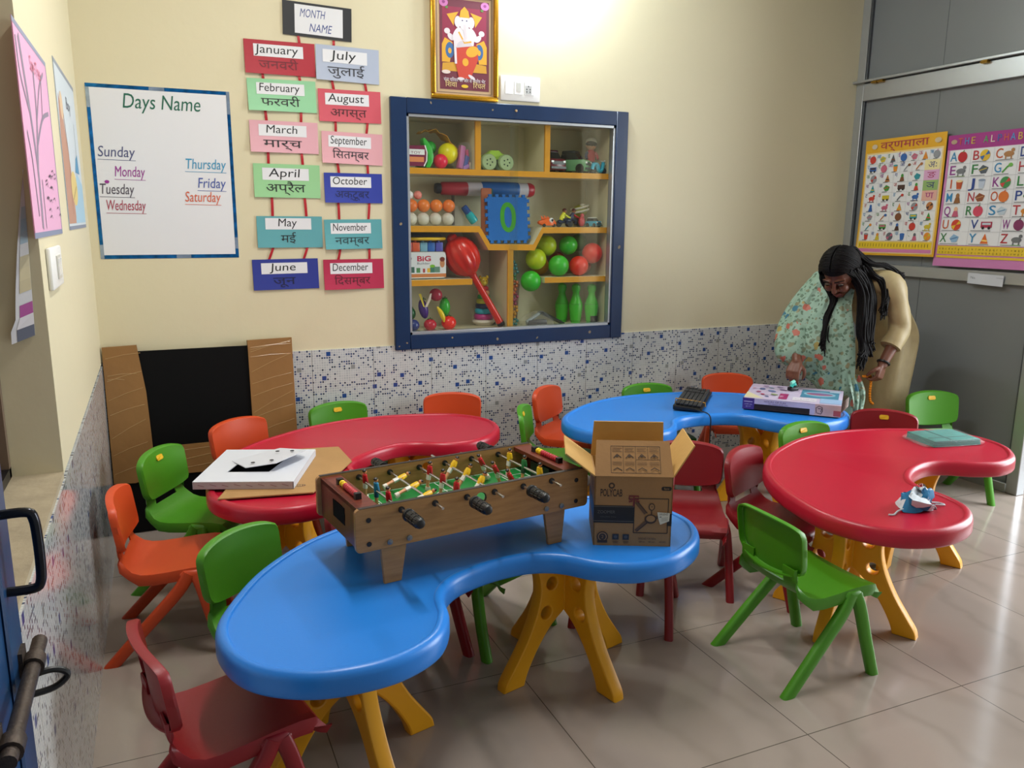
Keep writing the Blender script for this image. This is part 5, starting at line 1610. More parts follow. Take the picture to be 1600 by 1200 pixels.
def front_print(f, l):
    f.step = .00008
    f.ell(.048, .178, .009, .009, BRN); f.ell(.048, .178, .0045, .0045, TAN)
    f.text('POLYCAB', .0475, .147, .030, BRN, .062, bold=.02)
    f.shape(rrect(.187, .166, .215, .178, .005), BK); f.text('fans', .201, .169, .009, TAN, .014)
    f.rect(.0, .068, .113, .120, BK); f.line([(0, .1165), (.113, .1165)], .0012, C('6a6258')); f.line([(0, .0735), (.113, .0735)], .0012, C('6a6258'))
    f.rect(.206, .062, .219, .098, BK)
    f.text('ZOOMER', .035, .096, .013, C('5c5a56'), .05); f.text('CEILING FAN', .04, .084, .006, C('4a4844'), .045)
    f.frame(.113, .040, .208, .142, .0022, BK)
    # ceiling fan drawing
    f.line([(.118, .132), (.146, .098)], .010, DBR); f.line([(.121, .134), (.150, .099)], .003, BRN); f.line([(.119, .046), (.148, .074)], .009, DBR); f.line([(.123, .045), (.151, .071)], .003, BRN); f.line([(.172, .086), (.205, .094)], .009, DBR)
    f.line([(.162, .108), (.162, .09)], .003, BRN); f.ell(.162, .118, .009, .011, BRN); f.ell(.162, .118, .0062, .0082, TAN); f.text('+', .162, .113, .016, BRN, .007)
    f.ell(.160, .082, .017, .014, BRN); f.ell(.160, .083, .0125, .0095, TAN)
    f.line([(.098, .140), (.098, .149), (.124, .149), (.124, .140), (.098, .140)], .0045, MAR); f.line([(.111, .150), (.111, .118)], .0042, MAR); f.line([(.097, .132), (.107, .135)], .004, MAR); f.line([(.116, .135), (.127, .133)], .004, MAR)
    f.ell(.026, .027, .016, .016, BRN); f.ell(.026, .027, .0125, .0125, TAN); f.ell(.026, .027, .010, .010, BRN); f.rect(.012, .009, .040, .017, BRN); f.text('2', .026, .022, .014, TAN, .007)
    for x in (.063, .092): f.rect(x - .009, .019, x + .009, .036, C('2c2a2a')); f.ell(x, .0275, .005, .005, C('4a4a4c')); f.line([(x - .008, .013), (x + .008, .013)], .0016, DBR); f.line([(x - .006, .010), (x + .006, .010)], .0014, DBR)
    f.text('DESIGNED FOR INDIA', .152, .021, .008, BRN, .05); f.text('1200 mm', .137, .012, .007, BRN, .018); f.text('48 inch', .165, .012, .007, BRN, .018); f.text('400 RPM', .195, .012, .007, BRN, .018)
w0 = wall_(-BW / 2, -BD / 2, BW / 2, -BD / 2, 'wall', front_print)
f = MB(); f.shape([(.178, .103), (.213, .101), (.212, .077), (.187, .066), (.181, .085)], C('d2d0bc')); f.zz += .0002; f.text('LEGEND', .196, .0945, .008, INK, .025); f.shape([(.183, .088), (.189, .091), (.190, .088)], INK)
for k in range(3): f.line([(.190, .085 - k * .004), (.208, .088 - k * .004)], .001, C('8a887c'))
lb = f.build('sticker', w0); lb['label'] = 'cream price sticker'
for q in lb.data.vertices: q.co.z += .0022
def side_print(f, l):
    f.rect(0, .068, l, .120, BK); f.text('POLYCAB', l / 2, .147, .026, BRN, .06)
wall_(-BW / 2, BD / 2, -BW / 2, -BD / 2, 'wall', side_print)
wall_(BW / 2, -BD / 2, BW / 2, BD / 2, 'wall', side_print)
wall_(BW / 2, BD / 2, -BW / 2, BD / 2)
f = MB(); f.box((0, 0, .003), (BW - .004, BD - .004, .005), CARDI); f.build('bottom', bx)
def flap(nm, hinge, zrot, tilt, w, h, prints=None, skew=0.0, inner_front=True):
    """flap hinged on the top edge: its own X along the hinge, Y away from it"""
    f = MB()
    V = [(0, 0), (w, 0), (w - .006 + skew, h), (.006 + skew, h)]
    f.add([(x, y, .0018) for x, y in V] + [(x, y, -.0018) for x, y in V], [(0, 1, 2, 3)], CARD)
    f.add([(x, y, .0018) for x, y in V] + [(x, y, -.0018) for x, y in V], [(7, 6, 5, 4), (0, 4, 5, 1), (1, 5, 6, 2), (2, 6, 7, 3), (3, 7, 4, 0)], CARDI)
    f.zz = .0021
    if prints: prints(f, w, h)
    return f.build(nm, bx, hinge, (R(90) + tilt, 0, zrot))
def flap_print(f, w, h):
    f.step = .00008
    f.frame(.046, .010, w - .035, h - .018, .0014, BRN)
    x0, x1, y0, y1 = .046, w - .035, .010, h - .018
    for k in (1, 2, 3): f.line([(x0 + (x1 - x0) * k / 4, y0 if k < 3 else y0 + (y1 - y0) * .5), (x0 + (x1 - x0) * k / 4, y1)], .001, BRN)
    f.line([(x0 + (x1 - x0) * .5, y0 + (y1 - y0) * .5), (x1, y0 + (y1 - y0) * .5)], .001, BRN)
    for k in range(4):
        xa = x0 + (x1 - x0) * k / 4 + .004; xb = xa + (x1 - x0) / 4 - .008
        for j in range(3): f.line([(xa, y1 - .006 - j * .005), (xb - .004 * (j % 2), y1 - .006 - j * .005)], .0014, DBR)
        xm = (xa + xb) / 2; ym = y0 + (y1 - y0) * .62
        f.line([(xa + .003, ym - .006), (xm, ym + .006), (xb - .002, ym - .004)], .0026, BRN); f.ell(xm, ym, .004, .003, BRN)
        for j in range(3): f.line([(xa, y0 + (y1 - y0) * .40 - j * .004), (xb, y0 + (y1 - y0) * .40 - j * .004)], .0012, DBR)
        f.line([(xa + .002, y0 + .008), (xm, y0 + .015), (xb, y0 + .007)], .0024, BRN)
flap('flap', (-BW / 2, -BD / 2, BH), 0, R(-37), BW, .108, flap_print)
flap('flap', (BW / 2, BD / 2, BH), PI, R(-8), BW, .112)
flap('flap', (-BW / 2, BD / 2, BH), -PI / 2, R(52), BD, .105, None, .012)
flap('flap', (BW / 2, -BD / 2, BH), PI / 2, R(32), BD, .105, None, .004)

# ---- white folded board and brown sheet on the red table by the left wall
f = MB()
bs = [(.375, -1.235), (.672, -1.285), (.80, -1.10), (.868, -.985), (.862, -.772), (.56, -.72)]
cxs, cys = .62, -1.03
f.add([(x - cxs, y - cys, z) for z in (.0, .004) for x, y in bs], [tuple(range(5, -1, -1)), tuple(range(6, 12))] + [(i, (i + 1) % 6, 6 + (i + 1) % 6, 6 + i) for i in range(6)], M('kraft_sheet', 'a98250', .75, bump=.15, bscale=90, var=.06, vscale=8))
f.zz = .0044
f.ell(.02, -.17, .022, .012, C('5a4430'), -.2); f.ell(.02, -.17, .017, .008, M('kraft_sheet', 'a98250'), -.2)
for k in range(4): f.line([(.005 + .008 * k, -.178), (.008 + .008 * k, -.162)], .002, C('4a3626'))
o = f.build('cardboard_sheet', None, (cxs, cys, TOPZ + .0003)); tag(o, 'flat brown cardboard sheet lying on the left red table under the white board', 'cardboard')
WB = M('white_coated_board', 'd5d9e2', .45)
t = thing('folded_board', 'white folded packing board with cut-outs lying on the brown sheet', 'packaging', (.53, -.99, TOPZ + .0055), R(-21))
f = MB()
W2, H2 = .335, .385
me = plate([rrect(-W2 / 2, -H2 / 2, W2 / 2, H2 / 2, .002, 1), [(-.085, -.085), (.06, -.085), (.085, .08), (-.07, .06)]], .003, 0)
f.me(me, WB, Matrix.Translation((0, 0, .0245)))
f.box((0, -H2 / 2 + .0015, .012), (W2, .003, .024), M('pinkish_board_edge', 'b0a2a6', .6)); f.box((W2 / 2 - .0015, 0, .012), (.003, H2, .024), WB); f.box((-W2 / 2 + .0015, 0, .012), (.003, H2, .024), WB); f.box((0, H2 / 2 - .0015, .012), (W2, .003, .024), WB)
f.box((0, 0, .001), (W2 - .006, H2 - .006, .002), BLACK)
for k in range(8): f.box((-.14 + .04 * k, -H2 / 2 - .0002, .012 + .002 * (k % 2)), (.022, .0006, .002), C('8a6a70'), (0, R(15), 0))
f.build('tray', t)
f = MB()
Vq = [(-.060, -.060), (.030, -.105), (.13, .035), (.045, .16), (-.085, .06)]
top_ = [(-.105, .045, .027), (-.020, -.085, .042), (.085, -.085, .058), (.15, .05, .060), (.155, .085, .056), (.035, .185, .034)]
f.add([Vector(p) for p in top_] + [Vector(p) - Vector((0, 0, .0025)) for p in top_], [(0, 1, 5), (1, 2, 3, 5), (3, 4, 5), (11, 7, 6), (11, 9, 8, 7), (11, 10, 9)] + [(i, 6 + i, 6 + (i + 1) % 6, (i + 1) % 6) for i in range(6)], WB)
for x, y, z in ((-.005, -.045, .0470), (.062, -.050, .0572), (.050, .085, .0500), (.108, .065, .0575)):
    f.lathe([(.0075, 0), (.0075, .0012), (0, .0012)], C('22242c'), 12, Matrix.Translation((x, y, z)))
f.build('flap', t)

# ---- keyboard and its lead
t = thing('keyboard', 'black computer keyboard with a yellow band lying on the far blue table', 'keyboard', (2.69, -.612, TOPZ), R(46.5))
f = MB(); f.add([(-.215, -.07, 0), (.215, -.07, 0), (.215, .07, 0), (-.215, .07, 0), (-.215, -.07, .014), (.215, -.07, .014), (.215, .07, .024), (-.215, .07, .024)], [(0, 3, 2, 1), (4, 5, 6, 7), (0, 1, 5, 4), (1, 2, 6, 5), (2, 3, 7, 6), (3, 0, 4, 7)], BLACK); f.build('case', t, bevel=.005)
f = MB(); KEYM = M('black_keycap', '2a2b2e', .5)
for r_ in range(6):
    y = -.052 + r_ * .0205
    n = 22 if r_ else 12
    for k in range(n):
        if k in (15, 19) : continue
        x0 = -.205 + .41 * k / n
        f.box((x0 + .205 / n, y, .0225 + (y + .07) * .0714 ), (.41 / n - .003, .017, .006), KEYM)
f.build('keys', t)
f = MB()
for sx in (-.115,):
    f.tube([(sx, -.074, .004), (sx + .002, -.072, .0225), (sx + .004, 0, .029), (sx + .006, .072, .0335), (sx + .006, .075, .004)], .0032, M('yellow_band', 'b8862a', .5), 8)
f.build('band', t)
f = MB(); pts = spline([(2.570, -.790, TOPZ + .010), (2.582, -.825, TOPZ + .006), (2.590, -.858, TOPZ + .0045), (2.592, -.884, TOPZ - .012), (2.592, -.888, TOPZ - .06), (2.598, -.880, .33), (2.600, -.87, .2), (2.590, -.85, .10), (2.575, -.82, .03), (2.56, -.78, .006)], 6)
f.tube(pts, .0028, BLACK, 8); tag(f.build('keyboard_lead'), 'thin black lead hanging off the edge of the far blue table', 'cable')

# ---- flat game box
t = thing('game_box', 'flat pastel craft box with an open end lying on the far blue table', 'box', (3.115, -.862, TOPZ + .0003), R(-47))
GW, GD_, GH = .445, .375, .055
LAV = M('lavender_print', 'c9bcd6', .35, var=.12, vscale=7); PUR = C('4a3486', .35); PNK = C('d8a8b4', .35)
f = MB(); f.box((0, 0, GH / 2), (GW - .06, GD_ - .006, GH - .012), M('dark_inside', '2a1c1e', .7)); f.build('tray', t)
f = MB()
def top_face(f):
    f.box((0, 0, GH - .0012), (GW, GD_, .0024), LAV)
    z = GH + .0004
    f.zz = z; f.step = .0001
    f.shape([(-.222, -.1675), (-.13, -.1675), (-.222, -.03)], C('d8cfa8', .35)); f.shape([(-.222, .02), (-.05, .1675), (-.222, .1675)], C('cbbcdc', .35))
    f.rect(.03, -.06, .205, .135, C('4a8aa8', .35)); f.ell(.115, .04, .075, .058, C('8ab4c8', .35)); f.ell(.115, .04, .062, .03, C('b05a78', .35)); f.ell(.12, .05, .05, .018, C('7a6a98', .35)); f.rect(.16, .105, .21, .15, C('b0c4d8', .35))
    f.rect(-.065, -.15, -.025, -.02, C('a02a68', .35)); f.text('NEW', -.045, -.09, .026, C('d8c8d8'), .034, rot=R(90))
    f.rect(.0, -.155, .11, -.08, C('dcd6e0', .35)); f.text('art & craft set', .055, -.12, .018, C('8a7aa0'), .09)
    f.rect(.125, -.1675, .222, -.06, C('9ab8dc', .35))
    for x, y, c, a_ in ((-.16, .06, '5a6a9a', .024), (-.12, .10, '8a9ab8', .02), (-.17, -.02, 'a0507a', .02), (-.11, .02, '6a7aa8', .028), (-.145, -.075, 'b03a60', .016), (-.09, -.06, '8a9a6a', .022), (-.12, -.12, '4a5a8a', .014), (-.06, .07, '7a6a9a', .02), (-.20, .06, 'c08a9a', .012), (-.08, .13, '9a8ab8', .018), (-.15, .13, 'b8a0c8', .022)):
        f.ell(x, y, a_, a_ * .6, C(c, .35), x * 9)
    f.line([(-.15, -.10), (-.12, -.085), (-.08, -.10)], .005, C('3a2a4a', .35))
top_face(f); f.build('lid', t)
f = MB(); f.box((0, -GD_ / 2, .040), (GW - .04, .002, .024), LAV); f.box((-.1, -GD_ / 2, .008), (.0, .002, .0), LAV)
f.box((-.197, -GD_ / 2, GH / 2), (.055, .0022, GH), M('violet_print', '4a3486', .35)); f.box((.165, -GD_ / 2, GH / 2), (.115, .0022, GH), M('peach_print', 'd4b0ac', .35, var=.2, vscale=10)); f.box((.1, -GD_ / 2, GH / 2), (.03, .0021, GH), LAV); f.box((-.02, -GD_ / 2 + .001, .004), (.36, .002, .008), M('dark_inside', '2a1c1e', .7))
k0 = len(f.v); f.zz = .0013; f.step = .0001
f.rect(-.218, .036, -.178, .039, C('d8d0e8', .35)); f.text('craft set', -.197, .022, .010, C('c8c0e0'), .036); f.text('ages 6+', -.197, .012, .008, C('c8c0e0'), .025)
f.text('HOURS OF FUN', -.075, .040, .011, C('5a3a6a', .35), .10); f.text('TO MAKE AND DO', -.06, .030, .009, C('6a4a7a', .35), .09)
f.line([(.115, .012), (.112, .036), (.125, .046), (.14, .04), (.142, .022), (.135, .008), (.118, .012)], .003, C('3a3440', .35)); f.line([(.122, .034), (.138, .034), (.134, .018)], .003, C('3a3440', .35)); f.rect(.19, .004, .222, .03, C('b85a60', .35))
for q in range(k0, len(f.v)): p = f.v[q]; f.v[q] = Vector((p.x, -GD_ / 2 - p.z, p.y))
f.build('front_side', t)
f = MB(); f.box((-GW / 2 + .001, 0, GH / 2), (.002, GD_, GH), M('violet_print', '4a3486', .35)); f.build('left_side', t)
f = MB(); f.box((0, GD_ / 2 - .001, GH / 2), (GW, .002, GH), LAV); f.build('rear_side', t)
f = MB(); f.box((0, 0, .0008), (GW, GD_, .0016), C('c89a60')); f.build('bottom', t)
f = MB(); f.add([(GW / 2, -.10, .002), (GW / 2, .15, .002), (GW / 2 + .028, .14, .034), (GW / 2 + .028, -.09, .034)], [(0, 1, 2, 3)], C('d8c4c0')); f.build('end_flap', t, solid=.0015)
t2 = thing('toy_clip', 'small black and turquoise toy held above the game box by the right hand', 'toy', (3.165, -.795, TOPZ + GH + .0005))
f = MB(); f.box((0, 0, .010), (.05, .03, .018), BLACK); f.build('base', t2, bevel=.004)
f = MB(); f.tube([(-.012, 0, .02), (-.004, 0, .034), (.012, 0, .030)], .010, P('2a9a90', .25), 10); f.tube([(-.014, 0, .04), (.006, 0, .048)], .009, P('7ac8b8', .25), 10); f.build('body', t2)

# ---- teal packet and crumpled mask on the right red table
t = thing('tissue_packet', 'teal folded cloths sealed in clear plastic on the right red table', 'packet', (3.24, -1.61, TT), R(-11))
f = MB()
for k in range(4): f.box((.001 * (k % 2), .001 * k, .004 + .0062 * k), (.225 - .002 * k, .165, .0056), M('teal_cloth', '157a70', .8, var=.15, vscale=25, bump=.3, bscale=90))
f.box((-.02, .01, .0262), (.004, .16, .002), C('0e5a54')); f.box((0, -.03, .0262), (.2, .003, .002), C('0e5a54'))
f.build('cloth', t, bevel=.002)
f = MB(); n = 24
f.rings([[(rx * _sgn(math.cos(a), .3), ry * _sgn(math.sin(a), .3), z + .002 * math.sin(a * 5)) for a in (2 * PI * k / n for k in range(n))] for z, rx, ry in ((.003, .145, .088), (.010, .148, .090), (.022, .124, .087), (.0295, .112, .08))], film_mat('shiny_film', 'eef2f4', .12, .05), False, True, True, True); f.build('wrapper', t)
t = thing('face_mask', 'crumpled blue and white cloth mask lying near the front edge of the right red table', 'mask', (2.455, -2.145, TT), R(15))
f = MB(); NB_ = 26
rows_ = []
for j in range(12):
    v = j / 11
    ph = PI * v * .5
    rows_.append([Vector(((.072 * math.cos(ph) + .014 * math.sin(3 * a + j * .6)) * math.cos(a) * (1 + .30 * math.sin(2 * a + 1)), (.048 * math.cos(ph) + .010 * math.sin(4 * a + j)) * math.sin(a) * (1 + .2 * math.cos(3 * a)), .003 + .052 * math.sin(ph) ** .8 * (1 + .22 * math.sin(2 * a + j * .3)) * (1 if j else .4) + .006 * math.sin(5 * a + 2 * j))) for a in (2 * PI * k / NB_ for k in range(NB_))])
WC, BC = M('white_cotton', 'c4ccd2', .85), M('blue_cotton', '1f6a96', .85)
V = [p for r_ in rows_ for p in r_]; Fw, Fb = [], []
for j in range(11):
    for k in range(NB_):
        fc = (j * NB_ + k, j * NB_ + (k + 1) % NB_, (j + 1) * NB_ + (k + 1) % NB_, (j + 1) * NB_ + k)
        a = 2 * PI * k / NB_
        (Fb if math.sin(2.2 * a + j * .5) + .5 * math.sin(5 * a - j * .9) > .15 else Fw).append(fc)
f.add([Vector((p.x, p.y, max(p.z, .001))) for p in V], Fw, WC, True); f.add([Vector((p.x, p.y, max(p.z, .001))) for p in V], Fb, BC, True); f.add([Vector((p.x, p.y, max(p.z, .001))) for p in V], [tuple(11 * NB_ + k for k in range(NB_))], WC, True)
f.build('cloth', t)
f = MB(); f.tube(spline([(-.06, .0, .012), (-.10, .012, .006), (-.135, .008, .003), (-.15, .018, .003)], 5), .0028, WC, 6); f.build('strap', t); f = MB(); f.tube(spline([(.05, -.035, .008), (.085, -.05, .003), (.09, -.03, .003), (.055, -.02, .01)], 5), .0025, WC, 6); f.build('strap', t); f = MB(); f.tube(spline([(-.01, -.04, .012), (.0, -.06, .010), (.01, -.045, .02)], 5), .0022, C('5a3a3a'), 6); f.build('strap', t)

# ---- big flat black panel wrapped in cardboard, leaning in the corner
t = thing('packed_panel', 'large black panel edged with brown cardboard leaning in the left corner', 'panel', (.405, -.142, .006), 0)
lean = R(-6.0)
NRM = Matrix.Rotation(lean, 4, 'X')
f = MB(); f.box((0, .018, .40), (.76, .03, .80), M('black_board', '050506', .6, spec=.15)); f.build('board', t, rot=(lean, 0, 0))
CW_ = M('wrapped_cardboard', '8c6434', .55, bump=.25, bscale=25, var=.08, vscale=6)
FILM = M('glossy_film_fold', 'b09060', .2)
def wrap(nm, pts, folds):
    f = MB(); n = len(pts)
    f.add([(x, -.006, z) for x, z in pts] + [(x, .036, z) for x, z in pts], [tuple(range(n)), tuple(range(2 * n - 1, n - 1, -1))] + [(i, n + i, n + (i + 1) % n, (i + 1) % n) for i in range(n)], CW_)
    for (xa, za), (xb, zb) in folds:
        f.tube([(xa, -.0062, za), ((xa + xb) / 2, -.0066, (za + zb) / 2 + .004), (xb, -.0062, zb)], .0011, FILM, 5)
    return f.build(nm, t, rot=(lean, 0, 0))
def folds(x0, x1, z0, z1, n, sl):
    o_ = []
    for k in range(n):
        za = z0 + (z1 - z0) * (k + .5) / n + rnd.uniform(-.02, .02); o_.append(((x0 + .004, za), (x1 - .004, min(z1 - .006, za + sl + rnd.uniform(-.02, .03)))))
    return o_
wrap('cardboard_wrap', [(-.396, .228), (-.31, .222), (-.226, .244), (-.232, .45), (-.238, .62), (-.262, .828), (-.398, .824)], folds(-.392, -.245, .25, .8, 7, .05) + [((-.385, .70), (-.27, .705)), ((-.385, .685), (-.32, .68))])
wrap('cardboard_wrap', [(.198, .236), (.396, .25), (.398, .828), (.200, .824)], folds(.205, .392, .26, .76, 9, .06) + [((.21, .79), (.39, .80)), ((.21, .78), (.39, .81)), ((.21, .77), (.392, .815))])
wrap('cardboard_wrap', [(-.226, .244), (.198, .236), (.198, .372), (-.226, .372)], folds(-.2, .19, .25, .36, 3, .03))

# ================================================================== THE PERSON
pw = thing('person', 'woman in beige kurta and mint floral scarf bending over the game box', 'person', (3.86, -.72, 0))
OX = Vector((3.86, -.72, 0))
SKIN = M('warm_brown_skin', '683c29', .5, bump=.05, bscale=80)
KUR = M('beige_silk_kurta', 'a8976e', .5, bump=.6, bscale=16, var=.10, vscale=14)
SALW = M('beige_trouser_cloth', 'a8976e', .6, bump=.2, bscale=45)
HAIR = M('black_hair', '070506', .58, bump=.3, bscale=160, spec=.18)

def lo(p): return Vector(p) - OX
def chain(b, pts, radii, m, n=14, sub=5, flat=1.0, side=None):
    P_ = spline([(*p, r) for p, r in zip(pts, radii)], sub) if False else None
    sp = spline([lo(p) for p in pts], sub)
    rr = []
    for i in range(len(pts) - 1):
        for k in range(sub): rr.append(radii[i] + (radii[i + 1] - radii[i]) * (k / sub))
    rr.append(radii[-1])
    b.tube(sp, rr, m, n, flat=flat, side=side)
    b.ball(sp[0], rr[0] * min(1, flat + .0), m, 10); b.ball(sp[-1], rr[-1] * min(1, flat), m, 10)

# key joints
PEL = Vector((3.85, -.725, .76))
SHC = Vector((3.57, -.78, 1.075)); SHL = Vector((3.62, -.925, 1.075)); SHR = Vector((3.50, -.615, 1.055))
ELL = Vector((3.665, -.965, .855)); WRL = Vector((3.555, -.985, .675))
ELR = Vector((3.345, -.60, .82)); WRR = Vector((3.225, -.745, .672))
HEAD = Vector((3.405, -.805, 1.125)); NECK = Vector((3.52, -.79, 1.085))
FACE = Vector((-.70, -.27, -.74)).normalized()          # where the face looks
LAT = Vector((.33, -.94, -.03)); LAT = (LAT - FACE * LAT.dot(FACE)).normalized()   # towards her left ear
UPH = FACE.cross(LAT).normalized()
if UPH.z < 0: UPH = -UPH
HM = Matrix((LAT, -FACE, UPH)).transposed().to_4x4()      # head frame: x to her left, y to the back, z to the crown
def hp(x, y, z): return lo(HEAD) + HM.to_3x3() @ Vector((x, y, z))

b = MB()
# trunk, neck, legs
chain(b, [PEL + Vector((.02, 0, -.02)), Vector((3.83, -.73, .87)), Vector((3.70, -.755, .98)), SHC], [.07, .075, .08, .06], SKIN)
chain(b, [SHL, SHC, SHR], [.05, .06, .05], SKIN)
chain(b, [SHC, NECK, HEAD + Vector((.04, .01, -.01))], [.06, .05, .052], SKIN)
for s, f0 in ((-.085, (3.80, -.65, .05)), (.085, (3.84, -.81, .05))):
    hip = PEL + Vector((.02, -s * .95, -.03))
    chain(b, [hip, Vector((f0[0] - .01, (f0[1] + hip.y) / 2, .42)), Vector((f0[0] + .02, f0[1], .08))], [.055, .052, .038], SKIN)
    b.ball(lo((f0[0] - .05, f0[1] - .02, .032)), .035, SKIN, 12, (2.4, 1.0, .85), (0, 0, R(20)))
# head
b.ball(hp(0, .012, .018), .092, SKIN, 20, (.84, 1.02, 1.08), HM.to_euler())
b.ball(hp(0, -.028, -.048), .060, SKIN, 16, (.88, .86, 1.05), HM.to_euler())
b.ball(hp(0, -.062, -.088), .024, SKIN, 12, (1.1, .9, .8), HM.to_euler())
b.tube([hp(0, -.078, .018), hp(0, -.094, -.012), hp(0, -.104, -.030), hp(0, -.092, -.036)], [.008, .011, .015, .010], SKIN, 10)
for s in (-1, 1):
    b.ball(hp(s * .012, -.092, -.033), .0085, SKIN, 8)
    b.ball(hp(s * .036, -.070, -.028), .026, SKIN, 10)
    b.ball(hp(s * .080, .012, -.012), .024, SKIN, 10, (.4, .8, 1.25), HM.to_euler())
    b.tube([hp(s * .012, -.086, .024), hp(s * .034, -.084, .028), hp(s * .056, -.070, .020)], [.008, .009, .007], SKIN, 8)
b.tube([hp(-.022, -.084, -.059), hp(0, -.094, -.056), hp(.022, -.084, -.059)], [.004, .007, .004], SKIN, 8)
b.tube([hp(-.020, -.082, -.067), hp(0, -.091, -.068), hp(.020, -.082, -.067)], [.004, .008, .004], SKIN, 8)
# arms
chain(b, [SHL, ELL, WRL], [.045, .036, .024], SKIN)
chain(b, [SHR, ELR, WRR], [.045, .036, .024], SKIN)
# left hand hanging, fingers curled round the orange cord
def hand(b, wr, dirv, back, thumb, curls, spread, m=SKIN):
    d = Vector(dirv).normalized(); t_ = Vector(back); t_ = (t_ - d * t_.dot(d)).normalized()   # t_: out of the back of the hand
    w = d.cross(t_).normalized() * thumb                     # towards the thumb side
    palm = [Vector(wr) + d * k for k in (0, .03, .062)]
    for u in (-.024, -.008, .008, .024):
        chain(b, [Vector(wr) + w * u * .6, Vector(wr) + d * .035 + w * u, Vector(wr) + d * .064 + w * u * 1.1], [.014, .0135, .011], m, 8, 3)
    tips = []
    for k, (u, L, cu) in enumerate(zip((.026, .009, -.009, -.025), (.066, .074, .068, .054), curls)):
        p = Vector(wr) + d * .062 + w * u * 1.1
        pts = [p]; ang = .15
        for seg, fr in enumerate((.45, .32, .23)):
            ang += cu * (.55, .9, .6)[seg]
            dd = d * math.cos(ang) - t_ * math.sin(ang) + w * u * spread
            p = p + dd.normalized() * L * fr; pts.append(p)
        chain(b, pts, [.0088, .0082, .0074, .0058], m, 8, 2); tips.append(pts)
    p0 = Vector(wr) + d * .018 + w * .020
    p1 = p0 + (d * .5 + w * .75 - t_ * .35).normalized() * .034; p2 = p1 + (d * .75 + w * .1 - t_ * .65).normalized() * .028; p3 = p2 + (d * .8 - w * .25 - t_ * .6).normalized() * .020
    chain(b, [p0, p1, p2, p3], [.012, .0105, .0092, .0065], m, 8, 2)
    return tips, (p1, p2, p3)
tl, _ = hand(b, WRL, (-.30, -.05, -.95), (.35, -.92, -.05), 1, (1.0, 1.15, 1.25, 1.3), .15)
tr, thr_ = hand(b, WRR, (-.62, -.30, -.70), (-.45, -.25, .80), -1, (.55, .65, .75, .85), .25)
body = b.build('body')
md = body.modifiers.new('r', 'REMESH'); md.mode = 'VOXEL'; md.voxel_size = .0042; md.use_smooth_shade = True
md = body.modifiers.new('s', 'SMOOTH'); md.factor = .5; md.iterations = 3
bake(body); body.parent = pw
for p in body.data.polygons: p.use_smooth = True
# eyes, brows, lips
f = MB()
for s in (-1, 1):
    f.ball(hp(s * .034, -.084, .006), .0125, M('eye_white', '9a8f86', .25), 12, (1.05, .55, .30), HM.to_euler())
    f.ball(hp(s * .034, -.0895, .003), .0050, M('dark_iris', '1a0f0a', .2), 8, (1, .5, 1), HM.to_euler())
    f.tube([hp(s * .020, -.094, .011), hp(s * .034, -.0965, .0125), hp(s * .050, -.088, .009)], .0022, HAIR, 6)
f.build('eye', pw)
for s in (-1, 1):
    f = MB(); f.tube([hp(s * .014, -.0955, .031), hp(s * .034, -.0945, .038), hp(s * .056, -.078, .032)], [.0028, .0032, .0016], HAIR, 6)
    f.build('eyebrow', pw)
f = MB(); LIPM = M('lip', '7a3a34', .4)
f.tube([hp(-.024, -.085, -.060), hp(-.006, -.0985, -.0575), hp(.006, -.0985, -.0575), hp(.024, -.085, -.060)], [.002, .0042, .0042, .002], LIPM, 8); f.tube([hp(-.020, -.085, -.0665), hp(0, -.0965, -.0685), hp(.020, -.085, -.0665)], [.002, .0055, .002], LIPM, 8); f.build('lips', pw)

# kurta
def ellrings(b, st, m, n=28, rip=0.0, cap=True):
    rings = []
    for i, (c, a, d_, nv) in enumerate(st):
        nv = Vector(nv).normalized(); la = Vector((.31, -.95, 0)); la = (la - nv * la.dot(nv)).normalized(); da = nv.cross(la)
        rings.append([lo(c) + la * (a * math.cos(t) * (1 + rip * i * math.sin(7 * t + .3 * i) * .1)) + da * (d_ * math.sin(t) * (1 + rip * math.sin(9 * t + i) * .1)) for t in (2 * PI * k / n for k in range(n))])
    dense = []
    for j in range(n):
        pass
    cols = [spline([r[j] for r in rings], 4) for j in range(n)]
    rr = [[cols[j][i] for j in range(n)] for i in range(len(cols[0]))]
    b.rings(rr, m, True, True, cap, cap)
b = MB()
up_ = (0, 0, 1)
ellrings(b, [((3.80, -.73, .27), .165, .125, up_), ((3.815, -.727, .45), .162, .125, up_), ((3.845, -.722, .64), .160, .128, (-.05, 0, 1)), ((3.865, -.720, .765), .156, .125, (-.35, 0, 1)), ((3.82, -.73, .865), .142, .110, (-.75, -.1, .8)), ((3.73, -.748, .945), .145, .108, (-.8, -.12, .65)),
             ((3.64, -.768, 1.03), .165, .110, (-.75, -.12, .6)), ((3.575, -.778, 1.078), .155, .080, (-.75, -.12, .6)), ((3.535, -.786, 1.098), .085, .062, (-.75, -.1, .65))], KUR, 32, .34, True)
def sleeve(pts, rad):
    sp = spline([lo(p) for p in pts], 5)
    rr = []
    for i in range(len(pts) - 1):
        for k in range(5): rr.append(rad[i] + (rad[i + 1] - rad[i]) * k / 5)
    rr.append(rad[-1])
    rings = []
    a = None
    for i, p in enumerate(sp):
        t = (sp[min(i + 1, len(sp) - 1)] - sp[max(i - 1, 0)]).normalized()
        a = t.orthogonal().normalized() if a is None else (a - t * a.dot(t)).normalized()
        q = t.cross(a)
        rings.append([p + a * (rr[i] * math.cos(w) * (1 + .08 * math.sin(3 * w + i * 1.3))) + q * (rr[i] * math.sin(w) * (1 + .05 * math.sin(2 * w + i * 1.3))) for w in (2 * PI * k / 18 for k in range(18))])
    b.rings(rings, KUR, True, True, True, True)
